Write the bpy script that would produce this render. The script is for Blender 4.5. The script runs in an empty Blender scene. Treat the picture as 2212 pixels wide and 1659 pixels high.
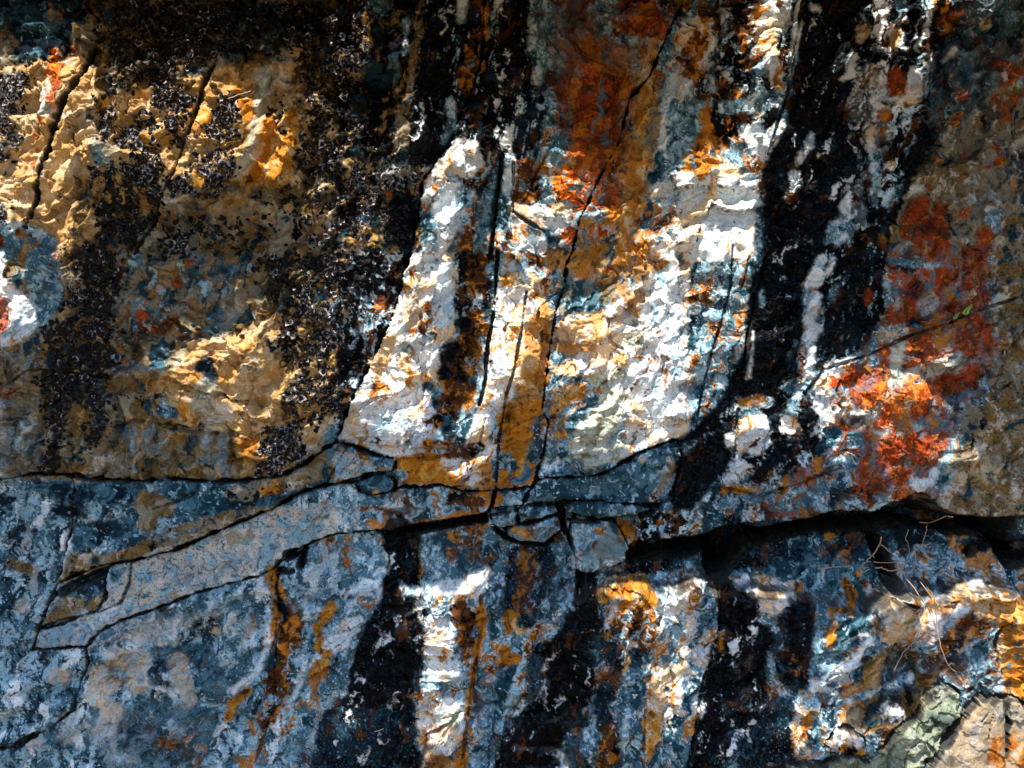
import bpy, math, random
import numpy as np
from mathutils import Vector, Matrix
rnd = random.Random(7)
f32 = np.float32
sc = bpy.context.scene
COL = sc.collection

# ------------------------------------------------------------ camera, sky, sun, exposure
CAMD = 4.0; CZ = 1.40                       # metres from the wall, eye height
cam_d = bpy.data.cameras.new("camera"); cam = bpy.data.objects.new("camera", cam_d); COL.objects.link(cam)
cam.location = (0, -CAMD, CZ); cam.rotation_euler = (math.radians(90), 0, 0)
cam_d.sensor_width = 36; cam_d.lens = 36 * CAMD / 2.5; cam_d.clip_end = 500
sc.camera = cam
SUN_EL = math.radians(56); SUN_AZ = math.radians(-16)      # azimuth off the wall's normal, towards the left
SD = Vector((math.sin(SUN_AZ) * math.cos(SUN_EL), -math.cos(SUN_AZ) * math.cos(SUN_EL), math.sin(SUN_EL)))  # to the sun
w = bpy.data.worlds.new("World"); sc.world = w; w.use_nodes = True
wn = w.node_tree; bg = wn.nodes["Background"]
sky = wn.nodes.new("ShaderNodeTexSky"); sky.sky_type = 'NISHITA'; sky.sun_disc = False
sky.sun_elevation = SUN_EL; sky.sun_rotation = math.atan2(SD.x, SD.y)
sky.ozone_density = 3.0
wn.links.new(sky.outputs[0], bg.inputs[0]); bg.inputs[1].default_value = 0.125
sl = bpy.data.lights.new("sun", 'SUN'); sun = bpy.data.objects.new("sun", sl); COL.objects.link(sun)
sl.energy = 4.2; sl.angle = math.radians(0.5); sl.color = (1.0, 0.90, 0.76)
sun.rotation_euler = SD.to_track_quat('Z', 'Y').to_euler()
sc.view_settings.view_transform = 'Standard'; sc.view_settings.look = 'None'
sc.view_settings.exposure = 1.16; sc.view_settings.gamma = 1.0
sc.cycles.max_bounces = 4; sc.cycles.diffuse_bounces = 3; sc.cycles.caustics_reflective = False; sc.cycles.caustics_refractive = False

# ------------------------------------------------------------ the wall's own coordinates: millimetres, u right, v down
def axis(lo, hi, dlo, dhi, step, grow=1.09, mx=26):
    mid = list(np.arange(dlo, dhi + step, step)); a = []; x = dlo; s = step
    while x > lo: s = min(s * grow, mx); x -= s; a.append(x)
    b = []; x = mid[-1]; s = step
    while x < hi: s = min(s * grow, mx); x += s; b.append(x)
    return np.array(a[::-1] + mid + b, f32)
STEP = 2.0
ua = axis(-1300, 3800, -40, 2540, STEP); va = axis(-1000, 2345, -40, 1915, STEP)
NU, NV = len(ua), len(va)
U, V = np.meshgrid(ua, va)                   # [NV, NU]
_p = np.random.RandomState(3).rand(65536).astype(f32)
_ang = _p * 2 * np.pi; _gx = np.cos(_ang).astype(f32); _gy = np.sin(_ang).astype(f32)
def _h(ix, iy, s): return ((ix * 374761 + iy * 668265 + s * 97531) ^ (ix * 2246 + (iy >> 1) * 3266)) & 65535
def pn(x, y, s=0):                            # gradient noise about -1..1
    fx = np.floor(x); fy = np.floor(y); ix = fx.astype(np.int64); iy = fy.astype(np.int64)
    dx = (x - fx).astype(f32); dy = (y - fy).astype(f32)
    wx = dx * dx * dx * (dx * (dx * 6 - 15) + 10); wy = dy * dy * dy * (dy * (dy * 6 - 15) + 10)
    def g(a, b):
        k = _h(ix + a, iy + b, s); return _gx[k] * (dx - a) + _gy[k] * (dy - b)
    n0 = g(0, 0); n0 += wx * (g(1, 0) - n0); n1 = g(0, 1); n1 += wx * (g(1, 1) - n1)
    return (n0 + wy * (n1 - n0)) * f32(1.6)
def fbm(x, y, o=4, s=0, gain=.5, ridged=False):
    t = np.zeros(x.shape, f32); a = 1.0; tot = 0
    for i in range(o):
        n = pn(x * 2 ** i + 17 * i, y * 2 ** i - 9 * i, s + i)
        t += a * (1 - 2 * np.abs(n) if ridged else n); tot += a; a *= gain
    return t / tot
def facets(x, y, s, tilt=1.0):                # chiselled planes: every cell its own tilt
    fx = np.floor(x).astype(np.int64); fy = np.floor(y).astype(np.int64)
    best = np.full(x.shape, 9., f32); sec = best.copy(); h = np.zeros(x.shape, f32)
    for i in (-1, 0, 1):
        for j in (-1, 0, 1):
            k = _h(fx + i, fy + j, s); k2 = (k * 7 + 131) & 65535
            px = fx + i + _p[k]; py = fy + j + _p[k2]
            dx = (x - px).astype(f32); dy = (y - py).astype(f32); d = dx * dx + dy * dy
            pl = (_gx[k2] * dx + _gy[k2] * dy) * tilt + (_p[(k + 77) & 65535] - .5) * .9
            m = d < best
            sec = np.where(m, best, np.minimum(sec, d)); h = np.where(m, pl, h); best = np.where(m, d, best)
    return h, np.sqrt(sec) - np.sqrt(best)
def ss(a, b, x):
    t = np.clip((x - a) / (b - a), 0, 1); return t * t * (3 - 2 * t)

NA = fbm(U / 90, V / 90, 3, 11); NB = fbm(U / 30, V / 30, 2, 21); NC = pn(U / 11, V / 11, 31) * .6 + pn(U / 5.5, V / 5.5, 32) * .5
WARP = NA * .75 + NB * .6 + NC * .42
SL = U + .25 * V                              # streaks run down and slightly to the left
ST1 = fbm(SL / 26, V / 150, 3, 41); ST2 = fbm(SL / 11, V / 60, 3, 51)
WX = U + 16 * NB + 5 * NC; WY = V + 16 * pn(U / 40, V / 40, 25) + 5 * pn(U / 12, V / 12, 26)
def unit(a, sdv=.2): return ((a - a.mean()) * (sdv / a.std())).astype(f32)
WS = WX + .25 * WY
M1 = unit(fbm(WX / 95, WY / 80, 5, 61, .62), .2); M2 = unit(.75 * fbm(WS / 36, WY / 84, 5, 71, .72) + .35 * fbm(WX / 30, WY / 30, 3, 75, .7)); M3 = unit(fbm(WX / 15, WY / 15, 3, 81, .85))
M4 = unit(.8 * fbm(WS / 44, WY / 125, 6, 91, .72) + .25 * fbm(WX / 60, WY / 50, 4, 97, .7)); ST1 = unit(ST1); ST2 = unit(.7 * unit(ST2) + .5 * M3)
SPK = pn(U / 3.4, V / 3.4, 95) * .6 + pn(U / 6.5, V / 6.5, 96) * .5
RDG = fbm(U / 60 + NA * .6, V / 60 + NB * .3, 3, 101, .55, True)

# ------------------------------------------------------------ drawing in wall coordinates
T0 = dict(a=(0, 0), b=(825, 0), c=(1650, 0), d=(0, 620), e=(825, 620), f=(1650, 620), g=(0, 1235), h=(825, 1235), i=(1650, 1235))
def pts(t, s):
    """a trace in one ninth of the wall -> millimetres; 'z' is the whole wall"""
    if t == 'z': ox, oy, k = 0, 0, 2500 / 2212
    else: (ox, oy), k = T0[t], 850 / 2203
    out = []
    for q in s.split():
        n = [float(c) for c in q.split(',')]
        out.append((ox + n[0] * k, oy + n[1] * k) + ((n[2] * k,) if len(n) > 2 else ()))
    return out
def box(P, m):
    xs = [p[0] for p in P]; ys = [p[1] for p in P]
    i0, i1 = np.searchsorted(ua, (min(xs) - m, max(xs) + m)); j0, j1 = np.searchsorted(va, (min(ys) - m, max(ys) + m))
    return slice(max(j0 - 1, 0), j1 + 1), slice(max(i0 - 1, 0), i1 + 1)
def segdist(x, y, a, b):
    dx, dy = b[0] - a[0], b[1] - a[1]; L = dx * dx + dy * dy + 1e-6
    t = np.clip(((x - a[0]) * dx + (y - a[1]) * dy) / L, 0, 1)
    return np.hypot(x - a[0] - t * dx, y - a[1] - t * dy), t
def sd_stroke(P, m):                          # signed distance, negative inside
    b = box(P, m + max(p[2] for p in P)); x = U[b]; y = V[b]; d = np.full(x.shape, 1e4, f32)
    if len(P) == 1: P = P * 2
    for p, q in zip(P, P[1:]):
        e, t = segdist(x, y, p, q); d = np.minimum(d, e - (p[2] + t * (q[2] - p[2])))
    return b, d
def sd_poly(P, m):
    b = box(P, m); x = U[b]; y = V[b]; d = np.full(x.shape, 1e4, f32); ins = np.zeros(x.shape, bool)
    for p, q in zip(P, P[1:] + P[:1]):
        e, t = segdist(x, y, p, q); d = np.minimum(d, e)
        c = (p[1] > y) != (q[1] > y)
        if q[1] != p[1]: ins ^= c & (x < (q[0] - p[0]) * (y - p[1]) / (q[1] - p[1]) + p[0])
    return b, np.where(ins, -d, d)
def sd(t, s, m=60):
    P = pts(t, s) if isinstance(s, str) else s
    return sd_stroke(P, m) if len(P[0]) > 2 else sd_poly(P, m)

# ------------------------------------------------------------ colours (plain albedo)
C = dict(K=(.003, .003, .004), N=(.007, .017, .030), W=(.74, .76, .78), L=(.27, .44, .54), B=(.066, .156, .212), D=(.013, .045, .066),
         T=(.44, .28, .115), Y=(.17, .105, .035), O=(.44, .165, .015), R=(.30, .045, .008), X=(.78, .19, .02), F=(.085, .030, .010),
         P=(.50, .45, .39), G=(.40, .44, .35), E=(.24, .21, .15), A=(.62, .46, .29), M=(.55, .56, .56), J=(.58, .30, .055), Q=(.62, .70, .75))
C = {k: np.array(v, f32) for k, v in C.items()}
COLR = np.zeros((NV, NU, 3), f32); COLR[:] = C['B']
GLOSS = np.zeros((NV, NU), f32)
def lay(b, m, c):
    m = m[..., None]; COLR[b] = COLR[b] * (1 - m) + C[c] * m
ALL = (slice(None), slice(None))
# a recipe is a first coat and (colour, noise, threshold, softness) coats over it; a leading '-' turns a noise round
RE = {
 'K': [('K', 0, 0, 0), ('N', 'M2', .26, .1), ('F', 'M4', .40, .08), ('D', 'SP', .42, .1)],
 'Ks': [('K', 0, 0, 0), ('N', 'M1', .1, .15), ('L', 'ST2', .30, .05), ('Q', 'ST2', .42, .04), ('F', '-M4', .24, .08)],
 'Kb': [('K', 0, 0, 0), ('Y', 'M2', .16, .06), ('T', 'M2', .34, .05), ('D', '-M1', .25, .1), ('B', '-M4', .38, .05)],
 'Kw': [('K', 0, 0, 0), ('F', 'M4', .14, .06), ('L', 'M2', .10, .04), ('Q', 'M2', .22, .05), ('K', 'M3', .2, .05)],
 'N': [('N', 0, 0, 0), ('K', 'M1', .05, .12), ('D', '-M2', .2, .1), ('L', 'M3', .5, .06), ('F', '-M4', .30, .1), ('B', 'SP', .45, .1)],
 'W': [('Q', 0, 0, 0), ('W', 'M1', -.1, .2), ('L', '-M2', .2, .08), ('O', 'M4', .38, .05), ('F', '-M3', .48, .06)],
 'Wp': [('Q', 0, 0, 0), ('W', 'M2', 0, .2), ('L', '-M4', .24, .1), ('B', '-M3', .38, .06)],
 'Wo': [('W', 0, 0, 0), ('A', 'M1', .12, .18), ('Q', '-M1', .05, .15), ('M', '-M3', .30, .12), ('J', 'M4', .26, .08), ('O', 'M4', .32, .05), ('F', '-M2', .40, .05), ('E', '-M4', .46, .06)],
 'L': [('L', 0, 0, 0), ('B', 'M2', .0, .1), ('Q', '-M2', .22, .07), ('D', 'M3', .30, .08), ('Q', '|M4', .12, .02), ('W', 'SP', .5, .1)],
 'B': [('B', 0, 0, 0), ('D', 'M1', .0, .12), ('L', '-M2', .14, .07), ('Q', 'M3', .38, .06), ('D', 'M4', .2, .08), ('L', '|M4', .05, .02)],
 'Bw': [('B', 0, 0, 0), ('D', 'M1', .05, .12), ('L', '-M2', .03, .09), ('D', 'M3', .25, .06), ('N', 'M2', .3, .06), ('Q', 'M4', .22, .05), ('L', '|M2', .12, .018), ('W', 'SP', .55, .1)],
 'Bo': [('B', 0, 0, 0), ('L', 'M2', .02, .08), ('O', 'M4', .16, .06), ('F', 'M4', .30, .06), ('Q', '-M3', .28, .06), ('F', '-M1', .3, .1), ('D', '-M4', .2, .07), ('Q', '|M4', .13, .02), ('W', 'SP', .6, .1)],
 'D': [('D', 0, 0, 0), ('B', 'M2', .05, .1), ('N', '-M1', .1, .1), ('L', 'M3', .38, .06), ('L', '|M4', .1, .018)],
 'T': [('T', 0, 0, 0), ('A', 'M2', .1, .2), ('Y', '-M4', .26, .08), ('P', 'M1', .35, .12), ('J', '-M1', .32, .15)],
 'A': [('A', 0, 0, 0), ('T', 'M1', 0, .2), ('M', '-M2', .3, .1), ('Y', 'M4', .42, .05)],
 'Y': [('Y', 0, 0, 0), ('E', 'M1', .05, .15), ('T', 'M4', .28, .10), ('D', '-M2', .24, .08), ('K', '-M4', .34, .05), ('P', '|M2', .1, .02)],
 'Yb': [('Y', 0, 0, 0), ('E', '-M2', .0, .12), ('B', 'M1', .16, .12), ('L', 'M2', .27, .08), ('O', 'M3', .3, .1), ('D', '-M4', .16, .08), ('L', '|M4', .1, .02)],
 'O': [('O', 0, 0, 0), ('J', 'M2', .25, .12), ('F', '-M2', .26, .08), ('B', 'M4', .32, .06), ('F', 'M3', .34, .1)],
 'Oy': [('J', 0, 0, 0), ('O', 'M2', 0, .15), ('A', '-M2', .2, .1), ('F', 'M4', .34, .06), ('Y', 'M3', .3, .1)],
 'F': [('F', 0, 0, 0), ('K', 'M1', .05, .1), ('O', 'M2', .24, .08), ('L', '-M3', .38, .05)],
 'Fo': [('F', 0, 0, 0), ('O', 'M2', .1, .08), ('L', '-M4', .2, .05), ('K', '-M2', .28, .07)],
 'R': [('R', 0, 0, 0), ('F', 'M2', .10, .08), ('P', '-M4', .34, .05), ('X', '-M3', .34, .12), ('K', 'M4', .4, .06)],
 'X': [('X', 0, 0, 0), ('R', 'M2', .06, .08), ('J', '-M3', .33, .1), ('F', 'M3', .26, .08), ('P', '-M4', .26, .06), ('L', '-M2', .28, .05)],
 'Kd': [('K', 0, 0, 0), ('N', 'M2', .25, .1), ('F', '-M4', .36, .06), ('D', 'M3', .40, .08), ('L', 'ST2', .50, .04), ('Q', 'M4', .50, .03)],
 'Rw': [('R', 0, 0, 0), ('F', 'M2', .04, .16), ('O', '-M2', .16, .14), ('R', 'M3', .2, .12), ('B', '-M4', .30, .08)],
 'Rs': [('R', 0, 0, 0), ('F', 'M2', .1, .08), ('B', '-M2', .12, .05), ('O', '-M4', .2, .07)],
 'Pp': [('P', 0, 0, 0), ('A', 'M2', .2, .1), ('L', '-M3', .22, .1), ('E', '-M4', .3, .1)],
 'P': [('P', 0, 0, 0), ('L', 'M2', .10, .1), ('B', '-M3', .22, .06), ('E', 'M1', .3, .1), ('D', 'SP', .42, .1)],
 'G': [('G', 0, 0, 0), ('M', 'M2', .1, .15), ('E', '-M2', .24, .1), ('B', 'M4', .32, .08)],
 'E': [('E', 0, 0, 0), ('Y', 'M1', 0, .12), ('P', 'M2', .22, .14), ('D', '-M2', .26, .08), ('K', '-M4', .36, .05), ('K', 'SP', .5, .1)],
}
NZ = dict(SP=SPK, M1=M1, M2=M2, M3=M3, M4=M4, ST1=ST1, ST2=ST2)
def paint(r, t, s, amp=14, soft=5, k=1.0, dens=None):
    """lay recipe r inside the trace; amp = how ragged the edge is; dens lets what is below show through in flecks"""
    b, d = sd(t, s, 20 + amp * 1.4)
    m = ss(soft, -soft, d + amp * WARP[b]) * k
    if dens is not None: m = m * ss(-.06, .06, .5 * M2[b] + .5 * M4[b] + dens)
    first = COLR[b].copy()
    new = np.empty_like(first); new[:] = C[RE[r][0][0]]
    for c, n, th, so in RE[r][1:]:
        if n[0] == '|': a = (.75 * ss(so, 0, np.abs(NZ[n[1:]][b] - th)))[..., None]      # a thin rim along a crust's edge
        else:
            q = -NZ[n[1:]][b] if n[0] == '-' else NZ[n][b]
            a = ss(th - so * .95, th + so * .95, q)[..., None]; new = new * (1 - a) + C[c] * a
    m = m[..., None]; COLR[b] = first * (1 - m) + new * m
    for nm, on in (('rust', r[0] == 'R' and r != 'Rs'), ('orange', r == 'X'), ('black', r in ('K', 'N', 'Kd'))):
        q = CR[nm]; q[b] = np.maximum(q[b] * (1 - m[..., 0]), m[..., 0] if on else 0)
    if r[0] in 'K': GLOSS[b] = np.maximum(GLOSS[b] * (1 - m[..., 0]), m[..., 0])
    else: GLOSS[b] *= 1 - m[..., 0]
CR = {k: np.zeros((NV, NU), f32) for k in ('rust', 'orange', 'black')}   # crusts thick enough to be pieces of their own
# ------------------------------------------------------------ the rock's own colours, large to small, with some sun and shade painted in
# first coats
paint('Y', 'z', '-1300,-1000 900,-1000 760,420 700,900 720,1040 -1300,1040', 20)
paint('Bo', 'z', '900,-1000 3800,-1000 3800,1130 1400,1130 720,1050 800,700', 20)
paint('Bw', 'z', '-1300,1020 700,1050 1200,1100 1200,1450 900,2400 -1300,2400', 20)
paint('Bo', 'z', '700,1080 1300,1100 3800,1100 3800,2400 600,2400 560,1500', 30)
# upper left outcrop
paint('D', 'a', '0,0 500,0 640,150 560,330 300,420 0,470', 20)
paint('E', 'a', '30,230 90,200 160,300 160,420 60,440 20,350', 10)
paint('E', 'a', '500,180 690,180 640,300 560,400 480,360', 10)
paint('T', 'z', '0,160 190,130 240,220 330,200 560,140 680,150 760,330 720,450 600,470 440,480 300,470 200,520 130,600 0,560', 16)
paint('A', 'a', '0,470 560,390 640,500 640,700 700,880 640,1120 330,1160 200,1380 60,1260 0,1300', 14)
paint('P', 'a', '600,900 800,940 760,1060 620,1080', 16)
paint('Oy', 'a', '1060,700,40 1300,760,70 1290,860,40', 16)
paint('Oy', 'a', '1560,620,60 1640,760,90 1860,900,110 1700,1160,110 1480,1260,60', 20)
paint('Oy', 'a', '1860,760,50 1880,1000,70 1740,1280,50', 16)
paint('G', 'a', '1690,470,50 1660,760,30 1600,1020,30 1530,1130,16', 10, 8, .8)
paint('Y', 'a', '1100,1300 1500,1180 1950,1200 2203,1250 2203,1500 1500,1659 900,1659 1000,1480', 20)
paint('Oy', 'a', '1400,1300,90 1600,1350,90', 24, 12, .5)
paint('T', 'a', '600,1420,80 520,1600,60', 20)
paint('A', 'a', '2000,1420,60 2120,1380,40', 14)
paint('T', 'a', '1900,250,50 1930,380,60', 14)
paint('A', 'a', '920,40,34 1080,20,20', 14)
paint('Y', 'a', '1180,40,60 1200,160,60', 20)
paint('D', 'a', '1400,40 1900,60 2100,200 1700,400 1420,400 1380,200', 24, 14, .8)
# left strip below
paint('L', 'a', '0,1400 170,1420 360,1500 430,1659 0,1659', 12)
paint('W', 'd', '0,0 60,0 80,150 270,330 280,460 240,560 110,600 60,620 0,300', 10)  # white strip in the outline of the sun patch, sunlight painted in
paint('L', 'd', '210,0 430,0 440,200 430,330 330,460 290,430 230,220', 10)
paint('O', 'a', '170,1480,30 260,1560,30 160,1640,16', 12)
paint('Yb', 'd', '0,640 330,480 330,1659 0,1659', 14)
paint('Bw', 'd', '0,1040 260,900 270,1200 200,1390 0,1390', 30, 18, .35)
paint('Yb', 'd', '820,0 1700,0 1640,430 1200,560 960,780 760,780 740,560', 18)
paint('B', 'd', '1280,60,60 1250,200,60 1150,330,40', 24, 16, .4)
paint('L', 'd', '1480,200,50 1500,330,60 1360,430,30', 24, 16, .45)
paint('Y', 'd', '740,780 960,760 1200,560 1450,520 1700,600 1700,1000 1500,1400 300,1400 280,900 500,850', 18)
paint('E', 'd', '760,1080 860,1060 880,1400 560,1400 700,1200', 18)
paint('T', 'd', '960,900 1060,760 1200,640 1290,570 1530,500 1640,430 1850,400 2203,420 2203,1000 1950,1250 1800,1390 1560,1400 1480,1130 1280,1080 1180,1070 1080,890', 18)  # tan follows the sunlit outline, sunlight put into the colour
paint('Oy', 'd', '1000,820,40 1250,760,60 1600,560,50', 16, 8, .6)
paint('A', 'd', '1500,560,40 1700,480,50', 14, 8, .7)
paint('D', 'd', '1040,700,40 1070,600,30', 14); paint('D', 'd', '1290,720,30 1340,690,40 1360,780,50', 10)
paint('B', 'd', '1060,980,40 1130,1000,40', 12); paint('L', 'd', '1080,920,16 1090,1020,20', 10)
paint('Oy', 'd', '1190,960,30 1240,1060,30', 10)
paint('G', 'd', '1340,850,60 1300,960,50', 16, 8, .6)
paint('O', 'd', '1560,1180,60 1640,1300,40 1680,1380,24', 22, 8, .85)
paint('Yb', 'd', '860,1150,60 1200,1200,90 1400,1250,80', 26, 14, .6)
paint('L', 'd', '1440,1160,14 1450,1400,18', 8, 6, .7); paint('L', 'd', '860,1130,10 890,1380,14', 8, 6, .6)
# lens under the long crack
paint('D', 'd', '0,1420 600,1440 1100,1430 1640,1440 2203,1380 2203,1430 1700,1600 1500,1659 0,1659', 12)
paint('Bw', 'd', '0,1430,60 300,1560,70 100,1640,60', 20); paint('Bw', 'd', '640,1600,60 900,1630,60', 26)
paint('B', 'd', '1000,1480,50 1250,1480,50 1500,1480,40', 16); paint('E', 'd', '1500,1500,50 1800,1440,60 2200,1340,40', 16)
paint('Y', 'd', '940,1560,60 1080,1600,50', 20); paint('O', 'd', '1660,1480,24 1800,1490,26 1760,1430,14', 14)
paint('E', 'g', '380,480 480,280 700,300 1050,170 1500,100 1750,0 1560,0 1100,120 860,330 640,370', 8)
paint('E', 'g', '400,460,24 600,390,30 860,280,40 1200,200,40 1500,80,30', 10)
paint('Y', 'g', '960,90,60 1000,40,60', 14)
paint('Bw', 'g', '0,0 400,60 440,240 300,600 240,900 130,1020 0,1000', 14)
paint('D', 'g', '480,100 860,60 900,160 500,290', 14)
paint('E', 'g', '100,370,40 200,390,24', 10)
# long pale slab
paint('P', 'g', '860,330 1400,140 1750,0 2203,0 2203,160 1850,290 1500,470 1000,640 650,780 575,880 220,900 260,780 640,660 700,540', 6)
paint('L', 'g', '1000,420 1500,200 2000,20 2203,0 2203,140 1700,340 1200,520', 26, 16, .4)
paint('E', 'g', '290,730 400,560 690,540 640,650 400,740', 10); paint('D', 'g', '360,560 500,450 700,400 690,540 560,560', 10)
paint('P', 'g', '680,640,30 780,540,60', 8)
paint('L', 'g', '280,830,50 560,720,50 900,630,30', 16, 10, .6)
paint('L', 'e', '0,1440 360,1480 700,1500 980,1490 980,1600 600,1659 0,1659', 10)
# lower left face
paint('Bw', 'g', '0,1000 580,900 1000,900 1640,470 2203,300 2203,1659 0,1659', 10)
paint('P', 'g', '600,860,50 900,780,90 1200,700,60 1500,640,40', 30, 20, .75)
paint('L', 'g', '1100,640,60 1500,560,70 1640,700,60 1400,1060,60 1600,1000,60', 30, 12, .75)
paint('L', 'g', '1950,330,70 2160,300,60 1950,720,60', 26, 12, .7)
for s in ('165,620,50', '400,1060,66', '640,1180,80 660,1080,90 720,1120,50', '760,960,70 900,960,60 880,1100,80', '1130,1000,60 1180,1120,50 1210,1200,60', '720,1290,70 700,1300,50', '240,1470,50'):
    paint('Pp', 'g', s, 9, 4)
paint('D', 'g', '1000,900 1250,880 1450,960 1440,1250 1300,1250 1290,1130 1200,960 1080,960 1100,1060 1000,1020', 12, 6, .9)
paint('N', 'g', '980,920,24 1020,1060,30 1100,1130,20', 14, 8, .8)
paint('D', 'g', '560,1260 900,1200 1400,1280 1300,1659 700,1659 600,1450', 30, 16, .6)
paint('F', 'g', '1000,1500,50 1200,1480,50 1250,1600,60', 40, 14, .6)
paint('G', 'g', '480,1330,50 450,1450,50', 20, 12, .5)
paint('N', 'g', '1200,800,30 1370,690,24', 26, 4, 1, .05)
paint('O', 'g', '1740,420,36 1780,560,34 1740,740,44 1700,830,24', 22)
paint('O', 'g', '2100,640,40 2010,760,36 2030,900,26 2120,920,24', 16); paint('O', 'g', '2050,1000,60 1980,1180,40 2020,1300,40', 26, 6, .9, .1)
paint('O', 'g', '1560,1170,30 1480,1250,26 1450,1330,20', 14); paint('O', 'g', '1600,680,16 1620,740,14 1560,820,12', 12)
paint('Fo', 'g', '1860,700,80 1830,850,80 1760,1000,70 1760,1200,70 1700,1350,50', 22)
paint('N', 'g', '1740,920,40 1700,990,44', 18, 6, .8); paint('K', 'g', '1765,330,10 1765,520,8 1775,640,26 1820,700,18', 12)
paint('O', 'g', '1600,1400,30 1650,1500,50 1560,1600,60', 26, 8, .9, .1); paint('Bo', 'g', '1900,1300,120 1900,1550,120', 30)
paint('Wp', 'g', '2060,780,22 2120,840,44 2060,880,14', 10); paint('Wp', 'g', '1700,640,16 1700,840,16 1640,1040,20 1490,1160,20', 10)
paint('Wp', 'g', '1940,980,10 1870,1200,16', 8); paint('L', 'g', '1520,1420,30 1560,1560,30', 12)
# centre: rust face between the two leaning cracks
paint('Bo', 'b', '1350,0 2130,0 2100,300 2030,600 2000,900 2203,1659 1350,1659 1200,1400 1300,800', 14)
paint('Yb', 'b', '1900,560,90 1950,800,100 1750,1400,120 1600,1600,120', 24, 10, .9)
paint('Oy', 'b', '1950,560,40 1930,700,60 1800,1600,60 1950,1550,60', 30, 10, .8)
paint('Rs', 'b', '1400,-60,120 1500,300,140 1650,700,200 1600,1000,150', 40, 16, .7)
paint('R', 'b', '1640,560,130 1660,780,170 1600,980,130 1560,1060,60', 40, 12, .9)
paint('R', 'b', '1900,100,110 1980,200,90 1850,220,60', 26, 8, .95)
paint('R', 'b', '1560,330,70 1600,460,60 1550,470,50', 22, 8, .9)
paint('R', 'b', '1480,560,60 1650,640,110 1620,800,130 1560,900,100 1650,1000,100 1560,1030,70', 34, 12, .85)
paint('R', 'b', '1700,600,60 1860,600,50', 20); paint('O', 'b', '1650,1000,80 1500,1060,70 1400,1180,60', 26)
paint('Rs', 'b', '1450,40,80 1500,300,60 1750,400,80 1900,420,70', 34, 14, .5)
paint('L', 'b', '1400,900,50 1360,1030,30', 20); paint('L', 'b', '1430,130,30 1420,200,30', 14)
paint('B', 'b', '1440,500,90', 40, 14, .7)
paint('L', 'b', '1640,230,30 1700,200,32', 5); paint('B', 'b', '1650,226,18 1700,205,20', 3); paint('B', 'b', '1990,340,34', 5)
paint('X', 'b', '1450,1120,40 1440,1250,50 1560,1270,70 1600,1180,50', 20)
paint('R', 'b', '1740,1180,50 1730,1310,50 1660,1350,30', 20, 6, .9); paint('L', 'b', '1550,1120,36', 12)
paint('A', 'b', '1150,1340,50 1300,1380,60 1420,1330,50', 18, 8, .8); paint('W', 'b', '1250,1340,50 1400,1420,50', 22, 8, .9)
paint('Oy', 'b', '1550,1440,40 1760,1400,60 1850,1450,30', 18)
paint('X', 'b', '1460,1490,44 1440,1540,34', 12); paint('X', 'b', '1640,1480,44 1720,1470,28', 14)
paint('L', 'b', '1640,1390,40', 12, 6, .8)
paint('L', 'b', '2100,640 2203,600 2203,1100 2050,1000 2020,800', 12)
paint('Wp', 'b', '2160,520,60 2070,640,30 2040,800,26 2050,950,20', 20); paint('Wo', 'b', '1980,1240,40 2200,1160,60', 16)
paint('Wo', 'b', '2203,1300 2203,1659 1900,1659 2050,1480', 24)
# left of it: black water streaks
paint('Kb', 'b', '0,0 560,0 620,200 540,500 480,1000 500,1080 520,1250 560,1659 0,1659', 16)
paint('E', 'b', '540,200,30 500,340,40 510,560,50 450,760,60 430,940,50', 16); paint('T', 'b', '190,160,30 200,300,26', 14)
paint('Ks', 'b', '560,0 1100,0 1210,200 1200,360 1340,700 1280,900 1150,1050 1040,1000 930,1300 850,1200 640,1060 470,1060 480,700 560,400', 14)
paint('K', 'b', '680,-60,70 640,200,80 600,480,90 560,800,90 540,980,80', 14)
paint('K', 'b', '1100,-60,90 1110,200,90 1100,330,80 1050,500,60', 14)
paint('Fo', 'b', '900,260,60 860,420,60 800,560,50', 20); paint('O', 'b', '935,0,16 935,260,14 900,460,20', 12)
paint('Wp', 'b', '800,0,26 790,80,30 780,170,16', 10); paint('Wp', 'b', '1020,0,30 1010,60,20', 10); paint('L', 'b', '1000,130,20 1000,240,22', 20, 5, 1, .1)
paint('Wp', 'b', '1215,0,12 1215,110,14 1240,220,26 1220,330,22', 9); paint('Wp', 'b', '1270,470,26 1260,540,26', 9)
paint('L', 'b', '1300,100,70 1330,220,60', 34, 8, 1, .05); paint('L', 'b', '1290,620,60 1300,800,40', 30, 6, 1, 0)
paint('L', 'b', '720,660,30 730,800,40 690,920,20', 14); paint('L', 'b', '890,760,30 900,860,30', 26, 4, 1, -.02)
paint('L', 'b', '240,60,50 280,120,30', 20, 4, 1, .1); paint('B', 'b', '260,380,60', 34, 4, 1, 0); paint('L', 'b', '440,180,22 450,330,16 440,390,20', 10)
paint('B', 'b', '180,1380,40', 16); paint('G', 'b', '330,1120,80 420,1100,50', 26, 6, .9); paint('X', 'b', '340,1250,26', 14, 6, .8)
paint('T', 'b', '40,440,50 130,500,60 210,480,30', 30, 6, 1, .05); paint('T', 'b', '60,1060,60 160,1060,60', 30, 6, 1, .05); paint('T', 'b', '100,1620,60 220,1520,60', 30, 6, 1, .1)
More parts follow.
